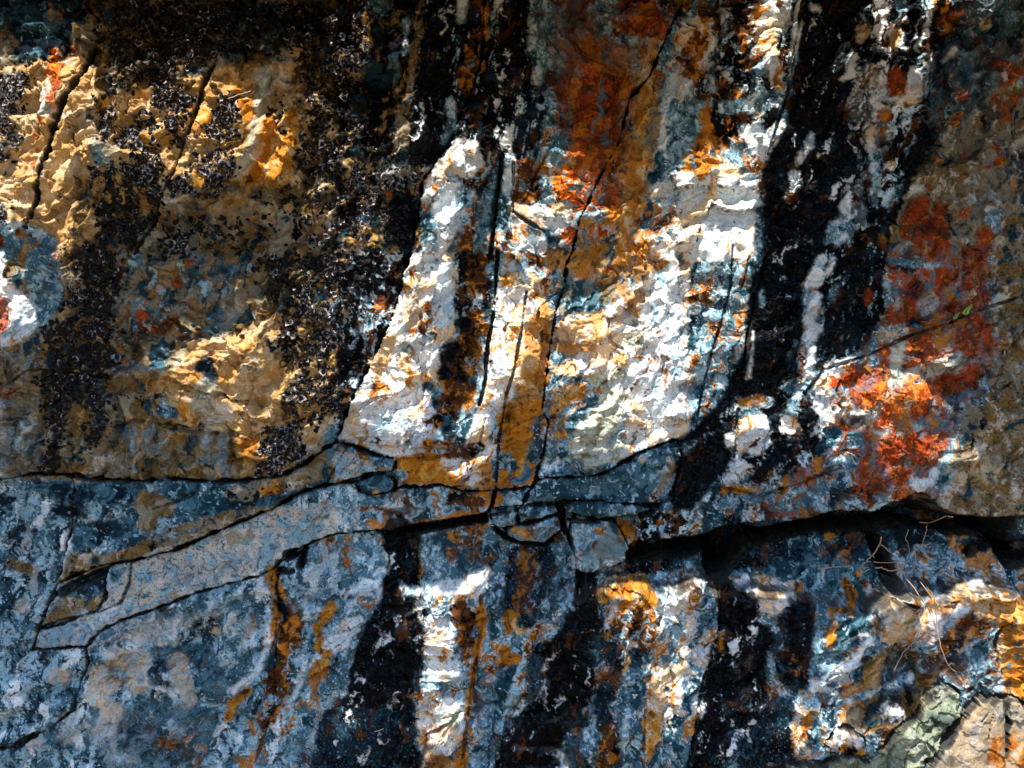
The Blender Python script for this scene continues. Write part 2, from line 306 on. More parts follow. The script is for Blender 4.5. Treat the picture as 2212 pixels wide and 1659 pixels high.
# centre left, the pale sunlit rib
paint('Wo', 'b', '760,900 880,930 930,1040 960,1100 860,1150 720,1120 560,1300 530,1280 600,1080', 12)
paint('Fo', 'b', '980,1010,30 960,1090,30 900,1150,50', 16)
paint('Wp', 'b', '720,1230,60 660,1340,70 760,1360,60 700,1450,60 600,1620,60', 12)
paint('D', 'b', '930,1340,60 930,1450,60 900,1600,50', 26, 8, .8); paint('Fo', 'b', '840,1500,40 800,1620,50', 22)
paint('Wp', 'b', '1090,1000,30 1080,1120,40 1080,1250,22', 16); paint('Fo', 'b', '1200,1080,50 1250,1240,60 1130,1260,30', 24)
paint('Wo', 'b', '1150,1450,60 1130,1560,60 1260,1560,60', 26)
paint('K', 'b', '1040,900,12 1020,1160,16 990,1400,16 960,1659,20', 8)
paint('Kw', 'e', '0,0 560,0 480,120 400,300 300,560 150,860 60,1020 0,1180', 16)
paint('T', 'e', '60,40,50 30,260,30 60,400,20', 26, 6, 1, .05); paint('K', 'e', '240,60,70 170,200,60 130,330,50', 30); paint('K', 'e', '60,640,50 130,740,40 60,880,40', 26)
paint('L', 'e', '80,200,20 200,320,30 160,600,30', 24, 5, 1, .05); paint('X', 'e', '270,320,34', 12)
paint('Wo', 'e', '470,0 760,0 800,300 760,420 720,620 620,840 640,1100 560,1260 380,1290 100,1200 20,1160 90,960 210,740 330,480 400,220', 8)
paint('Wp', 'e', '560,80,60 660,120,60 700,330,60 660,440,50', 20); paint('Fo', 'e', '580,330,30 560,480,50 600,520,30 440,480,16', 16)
paint('A', 'e', '500,240,60 470,420,50', 14, 8, .7); paint('A', 'e', '340,560,50 260,720,50 320,680,40', 14); paint('G', 'e', '445,610,40', 8); paint('A', 'e', '120,1020,60 100,1120,50', 16, 10, .7)
paint('Fo', 'e', '250,840,26 320,850,22', 9); paint('Wp', 'e', '200,1000,60 400,1100,80 250,960,40', 16, 8, .8)
paint('Kw', 'e', '760,0 1000,0 960,300 900,430 760,440 740,340', 16); paint('Fo', 'e', '930,100,50 850,220,60 900,40,40', 20)
paint('Fo', 'e', '860,400,50 920,460,40 800,560,60 700,800,60 780,880,90 700,960,70', 24)
paint('K', 'e', '800,440,50 850,520,40 820,600,60 720,620,60 700,740,60 800,760,40', 16)
paint('Fo', 'e', '840,560,50 880,640,60 830,740,30', 20)
paint('F', 'e', '740,1040,40 640,1060,60', 22); paint('D', 'e', '590,840,30 620,960,30', 14)
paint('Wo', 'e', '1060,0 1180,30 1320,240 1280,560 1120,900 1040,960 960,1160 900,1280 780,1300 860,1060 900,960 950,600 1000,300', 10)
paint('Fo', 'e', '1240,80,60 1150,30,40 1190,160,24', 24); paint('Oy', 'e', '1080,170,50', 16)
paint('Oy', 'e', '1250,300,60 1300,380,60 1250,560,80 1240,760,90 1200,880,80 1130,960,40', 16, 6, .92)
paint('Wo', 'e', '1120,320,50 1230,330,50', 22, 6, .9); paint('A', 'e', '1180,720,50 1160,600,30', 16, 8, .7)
paint('O', 'e', '1060,960 1160,960 1310,890 1290,1000 1330,1060 1240,1200 1250,1450 1010,1470', 7)
paint('B', 'e', '1060,1300,50 1100,1330,30', 20); paint('B', 'e', '1270,1060,34 1230,1280,30', 14); paint('F', 'e', '1060,1020,24 1030,1160,20', 14)
paint('Oy', 'e', '1040,1000,26 1030,1120,20', 16)
paint('O', 'e', '380,1290 560,1240 760,1280 960,1300 990,1470 800,1480 660,1450 400,1460', 8)
paint('O', 'e', '580,1190,44', 9); paint('D', 'e', '700,1100,60', 26); paint('Wo', 'e', '700,1320,40 880,1380,50 840,1450,30 960,1240,30 900,1120,50', 20, 6, .95)
paint('F', 'e', '820,1250,40 900,1210,30 700,1270,24', 14); paint('L', 'e', '410,1400,30', 10); paint('P', 'e', '0,1200 240,1330 350,1350 100,1420 0,1440', 8)
paint('E', 'e', '0,1420 100,1400 120,1440 0,1450', 6)
# right of the middle crack
paint('Yb', 'e', '1450,80 1700,0 1950,150 1680,330 1500,420 1400,420 1380,250', 16)  # dark brown in the outline of the shaded centre, shade painted in
paint('B', 'e', '1480,330,50 1600,320,50', 22); paint('O', 'e', '1500,60,90 1350,50,60', 26, 10, .8); paint('R', 'e', '1700,110,34', 10); paint('O', 'e', '1900,0,80 2000,80,60', 30, 10, .7)
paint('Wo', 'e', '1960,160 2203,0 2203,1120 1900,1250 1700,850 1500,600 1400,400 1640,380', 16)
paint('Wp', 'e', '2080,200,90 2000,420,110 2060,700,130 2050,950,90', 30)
paint('A', 'e', '1400,500,60 1560,480,80 1650,420,50', 18); paint('Oy', 'e', '1400,600,40 1560,600,50 1640,520,30', 18, 8, .9)
paint('Oy', 'e', '1750,180,40 1850,330,50 1900,280,40', 24, 8, .7)
paint('A', 'e', '1380,740,30 1500,720,60 1650,760,60 1780,680,60', 18); paint('Wo', 'e', '1560,700,70 1700,720,60', 18); paint('B', 'e', '1400,660,40', 14)
paint('Oy', 'e', '1400,900,50 1520,860,50 1360,1000,24', 16); paint('G', 'e', '1700,800,60 1630,800,50 1780,760,40', 18, 8, .9)
paint('G', 'e', '1880,520,110', 24, 10, .6)
paint('B', 'e', '1380,1060 1560,920 1700,900 1480,1200 1450,1400 1290,1400 1320,1200', 12); paint('O', 'e', '1400,1120,50 1330,1200,40 1450,1020,30', 30, 6, .9, .05)
paint('G', 'e', '1700,890,40 1760,960,90 1640,1080,110 1560,1200,110 1600,1300,80 1800,1230,60', 11)
paint('Wo', 'e', '1900,1120,90 1980,1180,60 1850,1200,40', 20); paint('L', 'e', '1340,1340,50 1450,1380,40', 14)
# blocks under it
paint('B', 'e', '990,1490 1250,1450 1900,1250 2180,1170 2170,1400 2100,1560 1980,1659 960,1659', 7)
paint('L', 'e', '2060,1400,50 2100,1500,60', 14, 6, .8); paint('A', 'e', '1920,1300,24', 8); paint('E', 'e', '2080,1300,26 2120,1360,26 1980,1540,30', 14)
paint('D', 'e', '1500,1420,60 1700,1400,60 1850,1450,60', 26, 10, .8); paint('F', 'e', '760,1560,70 900,1560,80 960,1600,40', 24)
paint('Bo', 'e', '400,1520,70 600,1560,80', 24); paint('O', 'e', '1010,1540,30 980,1600,24', 12); paint('D', 'e', '250,1460,90 180,1450,60', 6)
paint('A', 'e', '250,1505,20', 4); paint('W', 'e', '125,1610,28', 7)  # pale dots put the small sun spots into the colour too
paint('Bo', 'h', '0,0 960,0 940,50 520,120 250,160 0,170', 6); paint('O', 'h', '220,110,30 420,140,24 600,90,20 900,40,16', 14, 5, .9); paint('L', 'h', '60,60,60', 24)
# upper right: black columns with pale islands
paint('Wo', 'c', '0,200 60,150 200,160 230,330 160,460 0,700', 18); paint('L', 'c', '0,700 60,700 160,960 0,1060', 20); paint('Fo', 'c', '120,330,60 60,400,60 160,600,60', 26)
paint('Oy', 'c', '40,0,60 20,110,30', 20); paint('O', 'c', '180,760,60 200,880,60 80,1060,50', 28)
paint('F', 'c', '200,-60 480,-60 450,300 480,800 300,950 200,800 250,400', 22); paint('Kw', 'c', '240,0,20 300,200,60 320,420,60 420,600,50', 26)
paint('Kw', 'c', '420,0 780,0 740,300 700,500 640,700 620,900 480,1100 400,900 480,500', 18)
paint('Wo', 'c', '500,140,50 640,100,70 560,240,80 560,420,70 640,560,40', 26, 5, .95); paint('Fo', 'c', '500,360,40 480,700,40', 20)
paint('W', 'c', '450,860,60 540,930,80 640,830,40 500,1000,60', 20); paint('L', 'c', '310,700,40 600,650,50', 22)
paint('Wo', 'c', '0,1150 250,1030 480,1150 500,1300 470,1659 0,1659', 16); paint('W', 'c', '60,1200,60 200,1130,30', 14); paint('Oy', 'c', '200,1060,40 120,1150,30', 16)
paint('Wp', 'c', '300,1220,70 420,1200,50 380,1400,60 440,1550,40', 24)
paint('K', 'c', '780,-80 1180,-80 1300,200 1150,500 1050,760 1180,1100 980,1400 900,1659 560,1659 520,1300 520,1080 680,800 740,400', 12)
paint('Kw', 'c', '1180,-80 1650,-80 1600,300 1560,700 1330,1250 1200,1659 1000,1659 1150,1200 1060,700', 16)
paint('K', 'c', '1280,-80,60 1240,300,40', 20); paint('K', 'c', '1500,-80,50 1430,300,30', 10); paint('K', 'c', '1350,400,70', 16); paint('K', 'c', '1540,900,90 1450,1300,90 1330,1500,100', 26)
paint('Wp', 'c', '745,40,14 740,200,22 725,400,14 690,560,8', 8); paint('Wp', 'c', '840,90,24', 10); paint('A', 'c', '1150,230,40 1130,280,24 1160,210,30', 8)
paint('W', 'c', '1090,380,24 1070,500,30 1010,530,12', 10); paint('L', 'c', '1030,380,30', 16, 5, .7)
paint('L', 'c', '1380,60,60 1340,160,40', 30, 5, 1, .05); paint('A', 'c', '1370,220,40 1350,310,30', 14); paint('O', 'c', '1400,160,14', 5)
paint('Wp', 'c', '1570,120,16 1550,240,26', 8); paint('Wp', 'c', '1580,380,8 1560,520,16 1540,640,8', 6)
paint('Wo', 'c', '1190,500,60 1130,700,80 1230,660,60 1240,800,70 1200,900,40 1210,960,26', 16); paint('Wo', 'c', '1480,500,50 1450,640,50 1390,640,60 1280,600,60', 16)
paint('P', 'c', '1180,560,30 1150,740,44', 24, 8, .8); paint('R', 'c', '1350,520,60 1360,600,50 1300,500,20', 14); paint('Rs', 'c', '1280,760,40 1290,820,30 1270,900,26', 18)
paint('L', 'c', '1230,1010,30 1200,1130,34 1230,1160,30 1220,1300,22', 12); paint('Wo', 'c', '1310,1080,30', 12); paint('K', 'c', '1330,950,40', 20, 5, .8)
paint('W', 'c', '840,880,20 800,960,24 760,1040,24', 12); paint('Wp', 'c', '730,1120,26 740,1190,30', 9); paint('D', 'c', '920,950,60 860,1010,30', 10, 5, .5)
paint('Fo', 'c', '700,1270,26', 12); paint('L', 'c', '850,1300,40', 26, 4, 1, -.05)
paint('Wp', 'c', '1110,1220,40 1060,1320,50 1120,1330,50 1090,1410,50', 9); paint('L', 'c', '1080,1440,50 980,1500,60 950,1580,40 940,1650,40', 16); paint('Fo', 'c', '1110,1280,24', 12)
# far right
paint('E', 'c', '1700,700 2203,-80 2700,-80 2700,1659 1300,1659 1420,1250 1560,1000', 30)
paint('E', 'c', '2203,-100 8000,-100 8000,1800 2203,1800', 30)
paint('D', 'c', '1640,-80 2200,-80 2100,500 1800,800 1640,600', 30, 14, .8); paint('K', 'c', '1750,60,60 1640,500,70 1600,760,90 1480,1060,60', 34, 8, .8)
paint('L', 'c', '1830,200,60 2040,160,80 2040,300,30', 40, 6, 1, -.08); paint('A', 'c', '1850,200,50 1920,180,40', 24, 5, 1, -.02)
paint('F', 'c', '1650,60,60 1640,220,50', 24); paint('Rs', 'c', '1700,140,40 1770,120,24', 14); paint('X', 'c', '1720,135,14 1780,110,10', 7)
paint('X', 'c', '1700,370,24', 10); paint('W', 'c', '1720,350,16 1650,420,12', 8); paint('R', 'c', '2000,480,50 2080,500,70 2010,560,30', 20, 6, .85); paint('R', 'c', '2090,660,44 2050,740,50 1990,640,40', 20, 6, .9)
paint('L', 'c', '2120,560,30', 12); paint('N', 'c', '1900,680,50 1960,740,40', 26, 6, .8); paint('R', 'c', '1770,630,30', 10); paint('Rs', 'c', '1740,780,40', 24)
paint('Yb', 'c', '1900,900,120 2050,1200,150 1850,1300,120', 50, 20, .6)
paint('Rs', 'c', '1980,950,34', 9); paint('Rs', 'c', '1820,1000,34', 14); paint('Rs', 'c', '1900,1080,24 2010,1040,36', 12); paint('R', 'c', '1560,1210,30', 12, 6, .8); paint('O', 'c', '1600,1040,16', 10)
paint('G', 'c', '1480,1240,44', 14, 6, .7); paint('L', 'c', '1960,1390,50 1960,1440,40', 30, 8, .8); paint('L', 'c', '1940,1260,40', 30, 8, .6)
paint('N', 'c', '2160,1200,50 2180,1400,40 2150,1050,40', 40, 10, .9, .02)
for s in ('1500,1310,60 1480,1440,90 1560,1500,110', '1620,1360,60 1650,1440,40 1600,1600,90', '1900,1500,50 1930,1600,60 1850,1640,80', '1785,1370,34'):
    paint('R', 'c', s, 16, 6, .95)
paint('N', 'c', '1680,1380,14 1720,1500,12', 8); paint('K', 'c', '1580,1440,44', 26, 8, .7); paint('L', 'c', '1420,1600,34', 12)
paint('Rs', 'f', '1300,-20 2000,-20 1960,360 2020,560 1900,900 1700,1200 1560,1480 1150,1560 1000,1200 950,850 1150,700 1350,500', 50, 22, .75)
for s in ('1340,130,60 1480,260,90 1540,330,70 1400,330,60 1470,420,90 1350,400,40', '1560,80,90 1640,160,70 1560,260,60', '1850,60,70 1870,160,90 1900,260,60 1820,320,30',
          '1900,450,60 1930,570,60 1800,560,90 1720,520,50', '1560,540,60 1590,620,60 1480,570,50', '1640,740,90 1770,760,80 1500,740,80', '1290,600,50 1290,740,50 1230,800,50',
          '1080,760,60 1130,820,50 1040,800,30', '1360,1130,80 1330,1200,90 1420,1200,60', '1240,1290,80 1150,1330,60 1200,1370,50', '1260,1440,60', '1150,1510,80', '1500,1180,70 1640,1200,60 1560,1290,70', '1700,850,70 1680,960,50', '1370,1500,60', '1700,1290,40'):
    paint('R', 'f', s, 34, 10, .92, .14)
for s in ('1370,310,26', '1560,260,24', '1560,330,60'): paint('P', 'f', s, 16, 8, .7)
paint('N', 'f', '1430,90,60', 20, 8, .9); paint('N', 'f', '1500,230,60 1420,260,40', 34, 8, .7); paint('L', 'f', '1330,50,20 1540,90,24 1620,90,20', 12)
paint('G', 'f', '1380,560,30 1370,640,40 1380,760,40', 14); paint('L', 'f', '1230,690,30', 10); paint('P', 'f', '1400,500,40 1280,520,30', 20)
paint('D', 'f', '1480,450,30', 12); paint('G', 'f', '1710,690,60 1340,830,40', 20, 8, .8)
paint('Wo', 'f', '980,700,60 900,830,60 860,950,60 960,1010,60 1100,950,60', 24, 6, .95); paint('R', 'f', '980,830,40 1100,780,50', 22)
paint('G', 'f', '1250,1100,50 1180,1080,40 1330,880,30', 16, 8, .9)
for s in ('1100,900,50 1180,920,50', '1250,860,60 1290,940,60 1200,900,40', '1350,920,50 1480,850,60 1560,870,50', '1380,990,60 1500,960,60', '980,960,40', '1000,1070,40 1040,1110,30', '1240,1080,34', '1300,1020,60 1350,960,50', '1180,1140,30 1120,1150,20', '1380,1400,50 1370,1480,44 1440,1420,24', '1000,1240,30 930,1250,16 1050,1260,14', '1470,600,24', '1700,530,40'):
    paint('X', 'f', s, 22, 8, .95, .14)  # bright orange where sun falls on the rust lichen, light put into the colour
paint('N', 'f', '1090,1060,34 1140,1060,24', 20, 6, .8); paint('D', 'f', '980,1130,50', 7); paint('L', 'f', '1100,1180,60 1080,1200,30', 16); paint('D', 'f', '1030,1060,24', 12, 6, .7)
paint('L', 'f', '960,1330,60 1080,1310,50', 18, 6, .95); paint('D', 'f', '960,1350,40', 24, 6, .6); paint('Wo', 'f', '1480,1440,40 1560,1430,30 1600,1370,34', 20)
paint('L', 'f', '1750,950,60 1800,1060,50', 34, 10, .7); paint('N', 'f', '1760,900,30 1740,1060,24', 26, 6, .8)
paint('G', 'f', '1700,1360,60 1850,1330,80 1780,1430,60 2000,1400,60', 34, 12, .8); paint('A', 'f', '2000,1440,24', 8)
paint('N', 'f', '2100,300,60 2180,290,50', 24, 8, .9); paint('N', 'f', '2100,480,60', 30, 6, .9, .02); paint('N', 'f', '2000,850,90 1900,850,70 2100,620,60', 50, 8, .8, -.02); paint('K', 'f', '1990,1000,60', 60, 6, .7, -.05)
paint('E', 'f', '1950,-60 2203,-60 8000,-60 8000,1600 1650,1600 1640,1440 1700,1250 1900,900 2000,600', 40, 12)
paint('N', 'f', '2000,850,90 1900,850,50 2100,620,60 2120,300,50', 60, 8, .85, -.08)
paint('A', 'f', '1750,1400,50 1850,1330,50 1960,1420,40', 34, 12, .7, .05)
# black column going down to the ledge, with its islands
paint('K', 'f', '560,-40 860,-40 900,60 780,200 790,460 740,700 760,780 640,850 400,900 430,1100 0,1200 300,900 400,560 440,200', 10)
paint('Ks', 'f', '860,-40 1320,-40 1290,200 1290,420 1150,600 900,720 790,800 760,700 880,400', 16)
paint('K', 'f', '1100,100,90 1080,400,110 950,600,60', 40, 10, .8)
paint('Wp', 'f', '890,40,24 850,170,50 810,200,24', 8); paint('Wp', 'f', '860,260,24 840,380,44 820,420,30', 8); paint('Wp', 'f', '860,480,40 820,560,26 830,640,30 810,750,34', 9)
paint('Wp', 'f', '960,40,20 940,130,14', 9); paint('L', 'f', '990,210,20 950,290,22', 9); paint('L', 'f', '515,250,10 510,330,12', 5); paint('W', 'f', '460,500,8 450,560,8 440,780,9', 5)
paint('R', 'f', '1190,250,26 1190,310,14', 12, 6, .8)
paint('Kw', 'f', '400,880 640,830 780,900 900,1100 840,1300 560,1380 260,1440 100,1200 300,1000', 14)
paint('K', 'f', '250,1100 360,980 340,1300 60,1659 -60,1659 0,1300', 16); paint('K', 'f', '600,1010,50 660,1180,60 800,1020,60 780,1130,90', 16); paint('K', 'f', '400,870,24 640,860,30 700,1180,50 500,1400,60', 22)
paint('Wo', 'f', '470,1060,80 440,1160,80 480,1220,50 330,1180,50', 11); paint('L', 'f', '430,960,40 560,930,30 380,1020,20', 12); paint('O', 'f', '400,940,20 520,920,16', 14)
paint('L', 'f', '720,960,40 680,1020,40 750,860,24', 14); paint('Wo', 'f', '700,1060,50 680,1140,26', 30, 6, 1, .1); paint('Wo', 'f', '850,1110,30', 24, 6, 1, .1)
paint('Wo', 'f', '400,1350,60 330,1420,50', 22); paint('Kw', 'f', '560,1400 900,1200 1000,1400 700,1659 0,1659 260,1450', 20, 8, .7)
paint('Rs', 'f', '880,1350,90 760,1480,80 560,1580,80 1000,1560,80', 40, 12, .75); paint('L', 'f', '880,1480,70 980,1450,50', 24, 6, .9, .15); paint('L', 'f', '330,1540,50 560,1520,50 1100,1600,60', 34, 6, .9, .1); paint('N', 'f', '980,1500,40 960,1560,30 1060,1480,24', 20)
paint('O', 'f', '280,1480,24 500,1500,20', 14)
# band of the cut under the overhang, its black shade painted over dark blue rock
paint('D', 'i', '200,60 900,100 1500,60 2203,80 2203,560 1600,560 1200,500 300,480 0,300', 20)
paint('N', 'i', '300,60 1400,100 1260,250 800,330 400,450 250,400', 26); paint('K', 'i', '0,240,60 200,260,60 340,400,60', 26)
paint('E', 'i', '1550,0 1750,60 2203,70 2203,-60 1560,-60', 6); paint('B', 'i', '930,240,60 1000,240,40 760,260,30', 26); paint('O', 'i', '1010,220,30', 14); paint('F', 'i', '1000,300,60 1150,330,40', 24, 8, .7)
paint('Bo', 'i', '1400,300 1800,280 2000,340 2203,400 2203,540 1900,460 1500,540 1400,450', 20); paint('O', 'i', '1800,160,60 1850,260,60 2000,300,60 1940,400,80', 34, 10, .85, .1); paint('L', 'i', '1600,270,60 1780,360,40', 34, 8, .8, .1)
paint('K', 'i', '1890,280,30 2100,200,90 2160,330,40 2300,300,90', 14); paint('D', 'i', '1560,220,60 1660,180,60', 26)
paint('K', 'h', '2050,110,80 2150,200,100 1850,330,60', 26); paint('Kw', 'h', '1900,60 2203,0 2203,260 1900,300', 16); paint('O', 'h', '1900,270,36 1880,230,20', 10); paint('O', 'h', '1830,170,40 1800,110,30', 16); paint('N', 'h', '1700,420 2203,260 2203,420 1700,470', 14)
paint('Fo', 'h', '2020,90,20 2050,200,12', 8)
# lower middle face
paint('L', 'h', '0,180 250,170 320,480 120,520 0,620', 20); paint('Fo', 'h', '60,250,40 60,330,40 30,400,30', 30, 8, .8)
paint('B', 'h', '520,170 960,130 1060,250 1000,400 820,480 540,480', 18); paint('L', 'h', '560,200,60 560,320,70 700,420,90', 30, 10, .8); paint('Fo', 'h', '760,190,60 900,170,60 720,300,40', 30, 6, .9, .12); paint('F', 'h', '880,300,60 960,350,40', 28, 10, .8)
paint('N', 'h', '1080,260 1420,250 1500,420 1380,640 1200,760 1000,860 1040,500', 24); paint('L', 'h', '1420,280,60 1460,400,50 1380,480,30', 24, 6, .9, .1); paint('Fo', 'h', '1200,330,60 1160,620,50', 34, 8, .6); paint('Bw', 'h', '1300,680,60 1380,560,50', 30, 8, .8)
paint('Wp', 'h', '60,570,36 180,520,50 290,510,44', 14); paint('Wp', 'h', '540,520,44 700,500,44 830,500,40', 9); paint('Wo', 'h', '860,450,56 940,420,40 880,540,40', 14); paint('W', 'h', '410,530,40', 18)  # sunlit top of the shelf also painted white
paint('L', 'h', '100,640,90 60,760,80 60,950,80 20,1160,60', 26); paint('Wo', 'h', '20,860,50 100,760,60', 30)
paint('L', 'h', '560,600 860,620 800,1150 560,1200 540,900', 22); paint('Wo', 'h', '640,760,90 620,900,80 700,1040,60', 40, 6, .9); paint('B', 'h', '600,1080,60', 24, 8, .7)
paint('B', 'h', '1000,520,50 980,700,60 1000,820,40', 9); paint('L', 'h', '1020,540,10 940,600,10 950,860,12 1040,840,10 1050,600,10', 6)
paint('Oy', 'h', '1090,680,40 1110,780,44 1180,770,20', 14)
paint('Bo', 'h', '900,860 1300,760 1400,900 1200,1250 1000,1659 760,1659 840,1100', 22); paint('O', 'h', '1060,930,50 1120,950,30 1010,990,24', 16); paint('O', 'h', '900,1100,60 1050,1080,30', 40, 6, .9, 0)
paint('Fo', 'h', '780,660,60 830,720,60 820,900,50 850,1000,40', 26); paint('O', 'h', '900,560,14 910,800,24 850,1060,24 820,1250,24 790,1450,30 780,1659,40', 12)
paint('Wo', 'h', '500,1180 620,1130 820,1250 790,1500 560,1600 500,1480 480,1280', 16); paint('Oy', 'h', '640,1240,40 620,1380,50 560,1440,30', 26, 6, .8, .05); paint('G', 'h', '760,1300,50 700,1350,40', 20); paint('Oy', 'h', '620,1600,60 700,1640,60', 24, 8, .8); paint('B', 'h', '520,1560,30', 12)
for s in ('240,150 540,150 530,300 510,420 520,500 320,480 320,330', '330,500,60 360,620,60', '470,560 540,560 580,700 560,860 540,1140 400,1180 60,1190 90,960 150,800 280,600'):
    paint('K', 'h', s, 14)
paint('Kw', 'h', '300,700,60 480,820,60 560,760,30', 34, 6, .7); paint('L', 'h', '600,860,20 560,960,14', 24, 4, 1, 0)
paint('N', 'h', '40,1190 400,1140 520,1260 500,1500 560,1700 -200,1700 -100,1300', 16); paint('K', 'h', '240,1180,60 400,1200,60 460,1350,50', 24, 8, .9); paint('K', 'h', '350,1480,80', 60, 8, .5)
paint('K', 'h', '1540,400 1650,400 1640,560 1600,640 1700,760 1560,900 1640,1060 1600,1240 1450,1300 1380,1659 1000,1659 1060,1400 1240,1250 1320,1000 1200,880 1380,780 1480,620', 18)
paint('N', 'h', '1260,900,50 1240,1060,50 1150,1300,60 1100,1500,80', 26, 8, .9); paint('N', 'h', '1500,1500,90 1560,1640,90', 30, 8, .8); paint('Y', 'h', '1580,520,30 1580,600,20', 20, 6, .6)
paint('Wp', 'h', '1320,1100,16 1290,1180,16', 9); paint('L', 'h', '1180,1220,30 1120,1350,24', 16); paint('W', 'h', '1120,1500,14 1400,1560,24', 12)
paint('Wo', 'h', '1740,640,24 1700,760,26', 10); paint('Oy', 'h', '1640,560,50 1760,500,60 1900,500,70 1850,640,90 1960,580,50', 14); paint('X', 'h', '1820,540,50 1850,620,40', 20, 8, .35)
paint('Fo', 'h', '1820,740,90 1960,720,90 1900,860,60', 26); paint('Wp', 'h', '2080,560,60 2160,500,60 2040,700,40', 16); paint('Bo', 'h', '1980,760 2203,600 2203,1659 1950,1659 1940,1200 1980,1000', 18)
paint('N', 'h', '1540,860,40 1700,820,60 1780,930,90 1900,950,40', 26); paint('L', 'h', '1540,860,24 1630,880,40 1640,960,30', 20, 5, 1, .05)
paint('F', 'h', '1750,1050,70 1700,1060,50', 24, 8, .9); paint('B', 'h', '1870,1100,50 1880,1300,60 1850,1560,60', 16); paint('L', 'h', '1840,1100,14 1820,1280,20 1790,1540,26', 12)
paint('N', 'h', '1680,1160,70 1640,1300,50 1700,1400,60', 24); paint('F', 'h', '1700,1440,60 1680,1590,70', 26); paint('L', 'h', '1600,1260,20 1600,1400,24 1560,1500,30 1600,1600,30', 18)
paint('Oy', 'h', '1960,1100,30 1990,1350,50 1950,1560,40', 22); paint('A', 'h', '2050,1040,50 2000,1230,40 2060,1210,40', 20); paint('B', 'h', '2160,1300,60 2120,1550,60', 30)
# lower right face
paint('Bo', 'i', '0,420 300,480 250,1000 100,1500 60,1659 -100,1659', 16); paint('W', 'i', '130,480,50 90,540,60 20,600,30', 10); paint('B', 'i', '60,760,100 60,900,80', 24); paint('Wo', 'i', '190,820,40 130,930,40 200,1000,20', 16); paint('Oy', 'i', '250,520,20 260,640,12', 8)
paint('K', 'i', '260,460 500,480 500,700 600,800 560,1000 540,1240 280,1200 200,1500 100,1659 60,1659 160,1050 250,700', 12)
paint('Wo', 'i', '540,500,50 680,530,60 760,540,40 560,600,60', 18); paint('W', 'i', '450,490,50 400,500,30', 16); paint('O', 'i', '290,780,20 260,880,16', 8); paint('Fo', 'i', '380,860,50 430,960,40', 24); paint('K', 'i', '440,600,40 350,700,60', 20)
paint('Fo', 'i', '800,560,50 840,680,30', 24); paint('N', 'i', '740,700,110 760,860,110 700,1000,110 760,1060,60', 16); paint('K', 'i', '720,650,60 700,1100,60', 24, 8, .9); paint('F', 'i', '650,940,60 760,950,70', 40, 8, .6)
paint('N', 'i', '240,1300 560,1220 740,1250 720,1560 400,1659 100,1659', 22); paint('K', 'i', '470,1280,60 300,1400,40 160,1550,60', 40, 8, .8); paint('B', 'i', '350,1420,24 330,1600,40', 26, 8, .8)
paint('L', 'i', '600,1080,16 640,1160,12 560,900,10', 10); paint('B', 'i', '900,440 1200,420 1240,600 1180,800 1060,880 900,980 830,1100 850,700', 16); paint('L', 'i', '960,440,50 900,720,40 860,960,40 960,960,40', 22, 8, .9, .1)
paint('O', 'i', '1100,500,30 1140,580,40 1080,650,20 950,650,16 960,730,20 930,850,24', 12); paint('O', 'i', '1240,480,20 1180,440,20', 12); paint('D', 'i', '1020,860,60 1000,930,40', 18, 8, .7)
paint('Wp', 'i', '1160,820,44 1080,940,44 960,1060,40 850,1100,40 980,1150,20', 18); paint('Bo', 'i', '760,1180 1000,1180 940,1480 880,1500 740,1460', 18); paint('O', 'i', '820,1280,40 780,1400,26 780,1480,20', 14); paint('Wo', 'i', '760,1250,30 740,1440,30 800,1540,40', 20)
paint('X', 'i', '770,1480,16 810,1550,20', 14, 5, .8)
paint('Oy', 'i', '1040,1120,50 1100,1200,80 1060,1300,60', 30, 8, .75); paint('Y', 'i', '1150,960 1300,850 1500,900 1600,1150 1480,1300 1200,1400 1060,1350 1150,1100', 24); paint('D', 'i', '1400,960,90 1300,1240,80', 34, 10, .8); paint('Oy', 'i', '1260,960,30 1200,1090,30', 22, 8, .8)
paint('Wo', 'i', '1260,600 1330,520 1450,510 1600,570 1750,500 1900,460 2100,500 2000,600 1700,700 1500,850 1250,830', 14)
paint('P', 'i', '1350,640,80 1320,760,50 1450,700,50', 20, 8, .9); paint('A', 'i', '1300,780,60 1700,560,40 1800,520,40', 22, 8, .8); paint('Oy', 'i', '1640,640,60 1560,720,50', 26, 8, .8); paint('Fo', 'i', '1780,700,90 1700,800,90 1900,640,60', 34, 8, .9)
paint('Wp', 'i', '1600,720,60 1560,850,40', 30, 6, .9, .1); paint('F', 'i', '1600,1040,60 1700,950,90 1800,1100,60', 40, 10, .8); paint('B', 'i', '1870,900,60 1860,1120,60', 30, 10, .8); paint('L', 'i', '1990,940,30', 12)
paint('K', 'i', '1310,250,60 1370,400,60 1390,520,50', 14); paint('K', 'i', '1720,590,60 1420,600,20 1480,620,16', 24, 8, .8)  # black of the notch and hollow painted in where shade falls
paint('Oy', 'i', '1950,560 2300,560 2700,560 2700,1300 2203,1240 1950,1150 2000,800', 16); paint('O', 'i', '2060,700,60 2150,800,80 2000,1100,60 2150,1080,60', 30, 8, .9); paint('Fo', 'i', '2000,640,50 2100,600,30 1960,1150,60', 30, 8, .8)
paint('Oy', 'i', '2203,520 8000,400 8000,1400 2203,1260', 20, 10, .8)
paint('Wo', 'i', '1320,1260,36 1380,1285,26', 22, 6, .9, .1); paint('L', 'i', '1480,1090,26 1000,1230,16', 12)

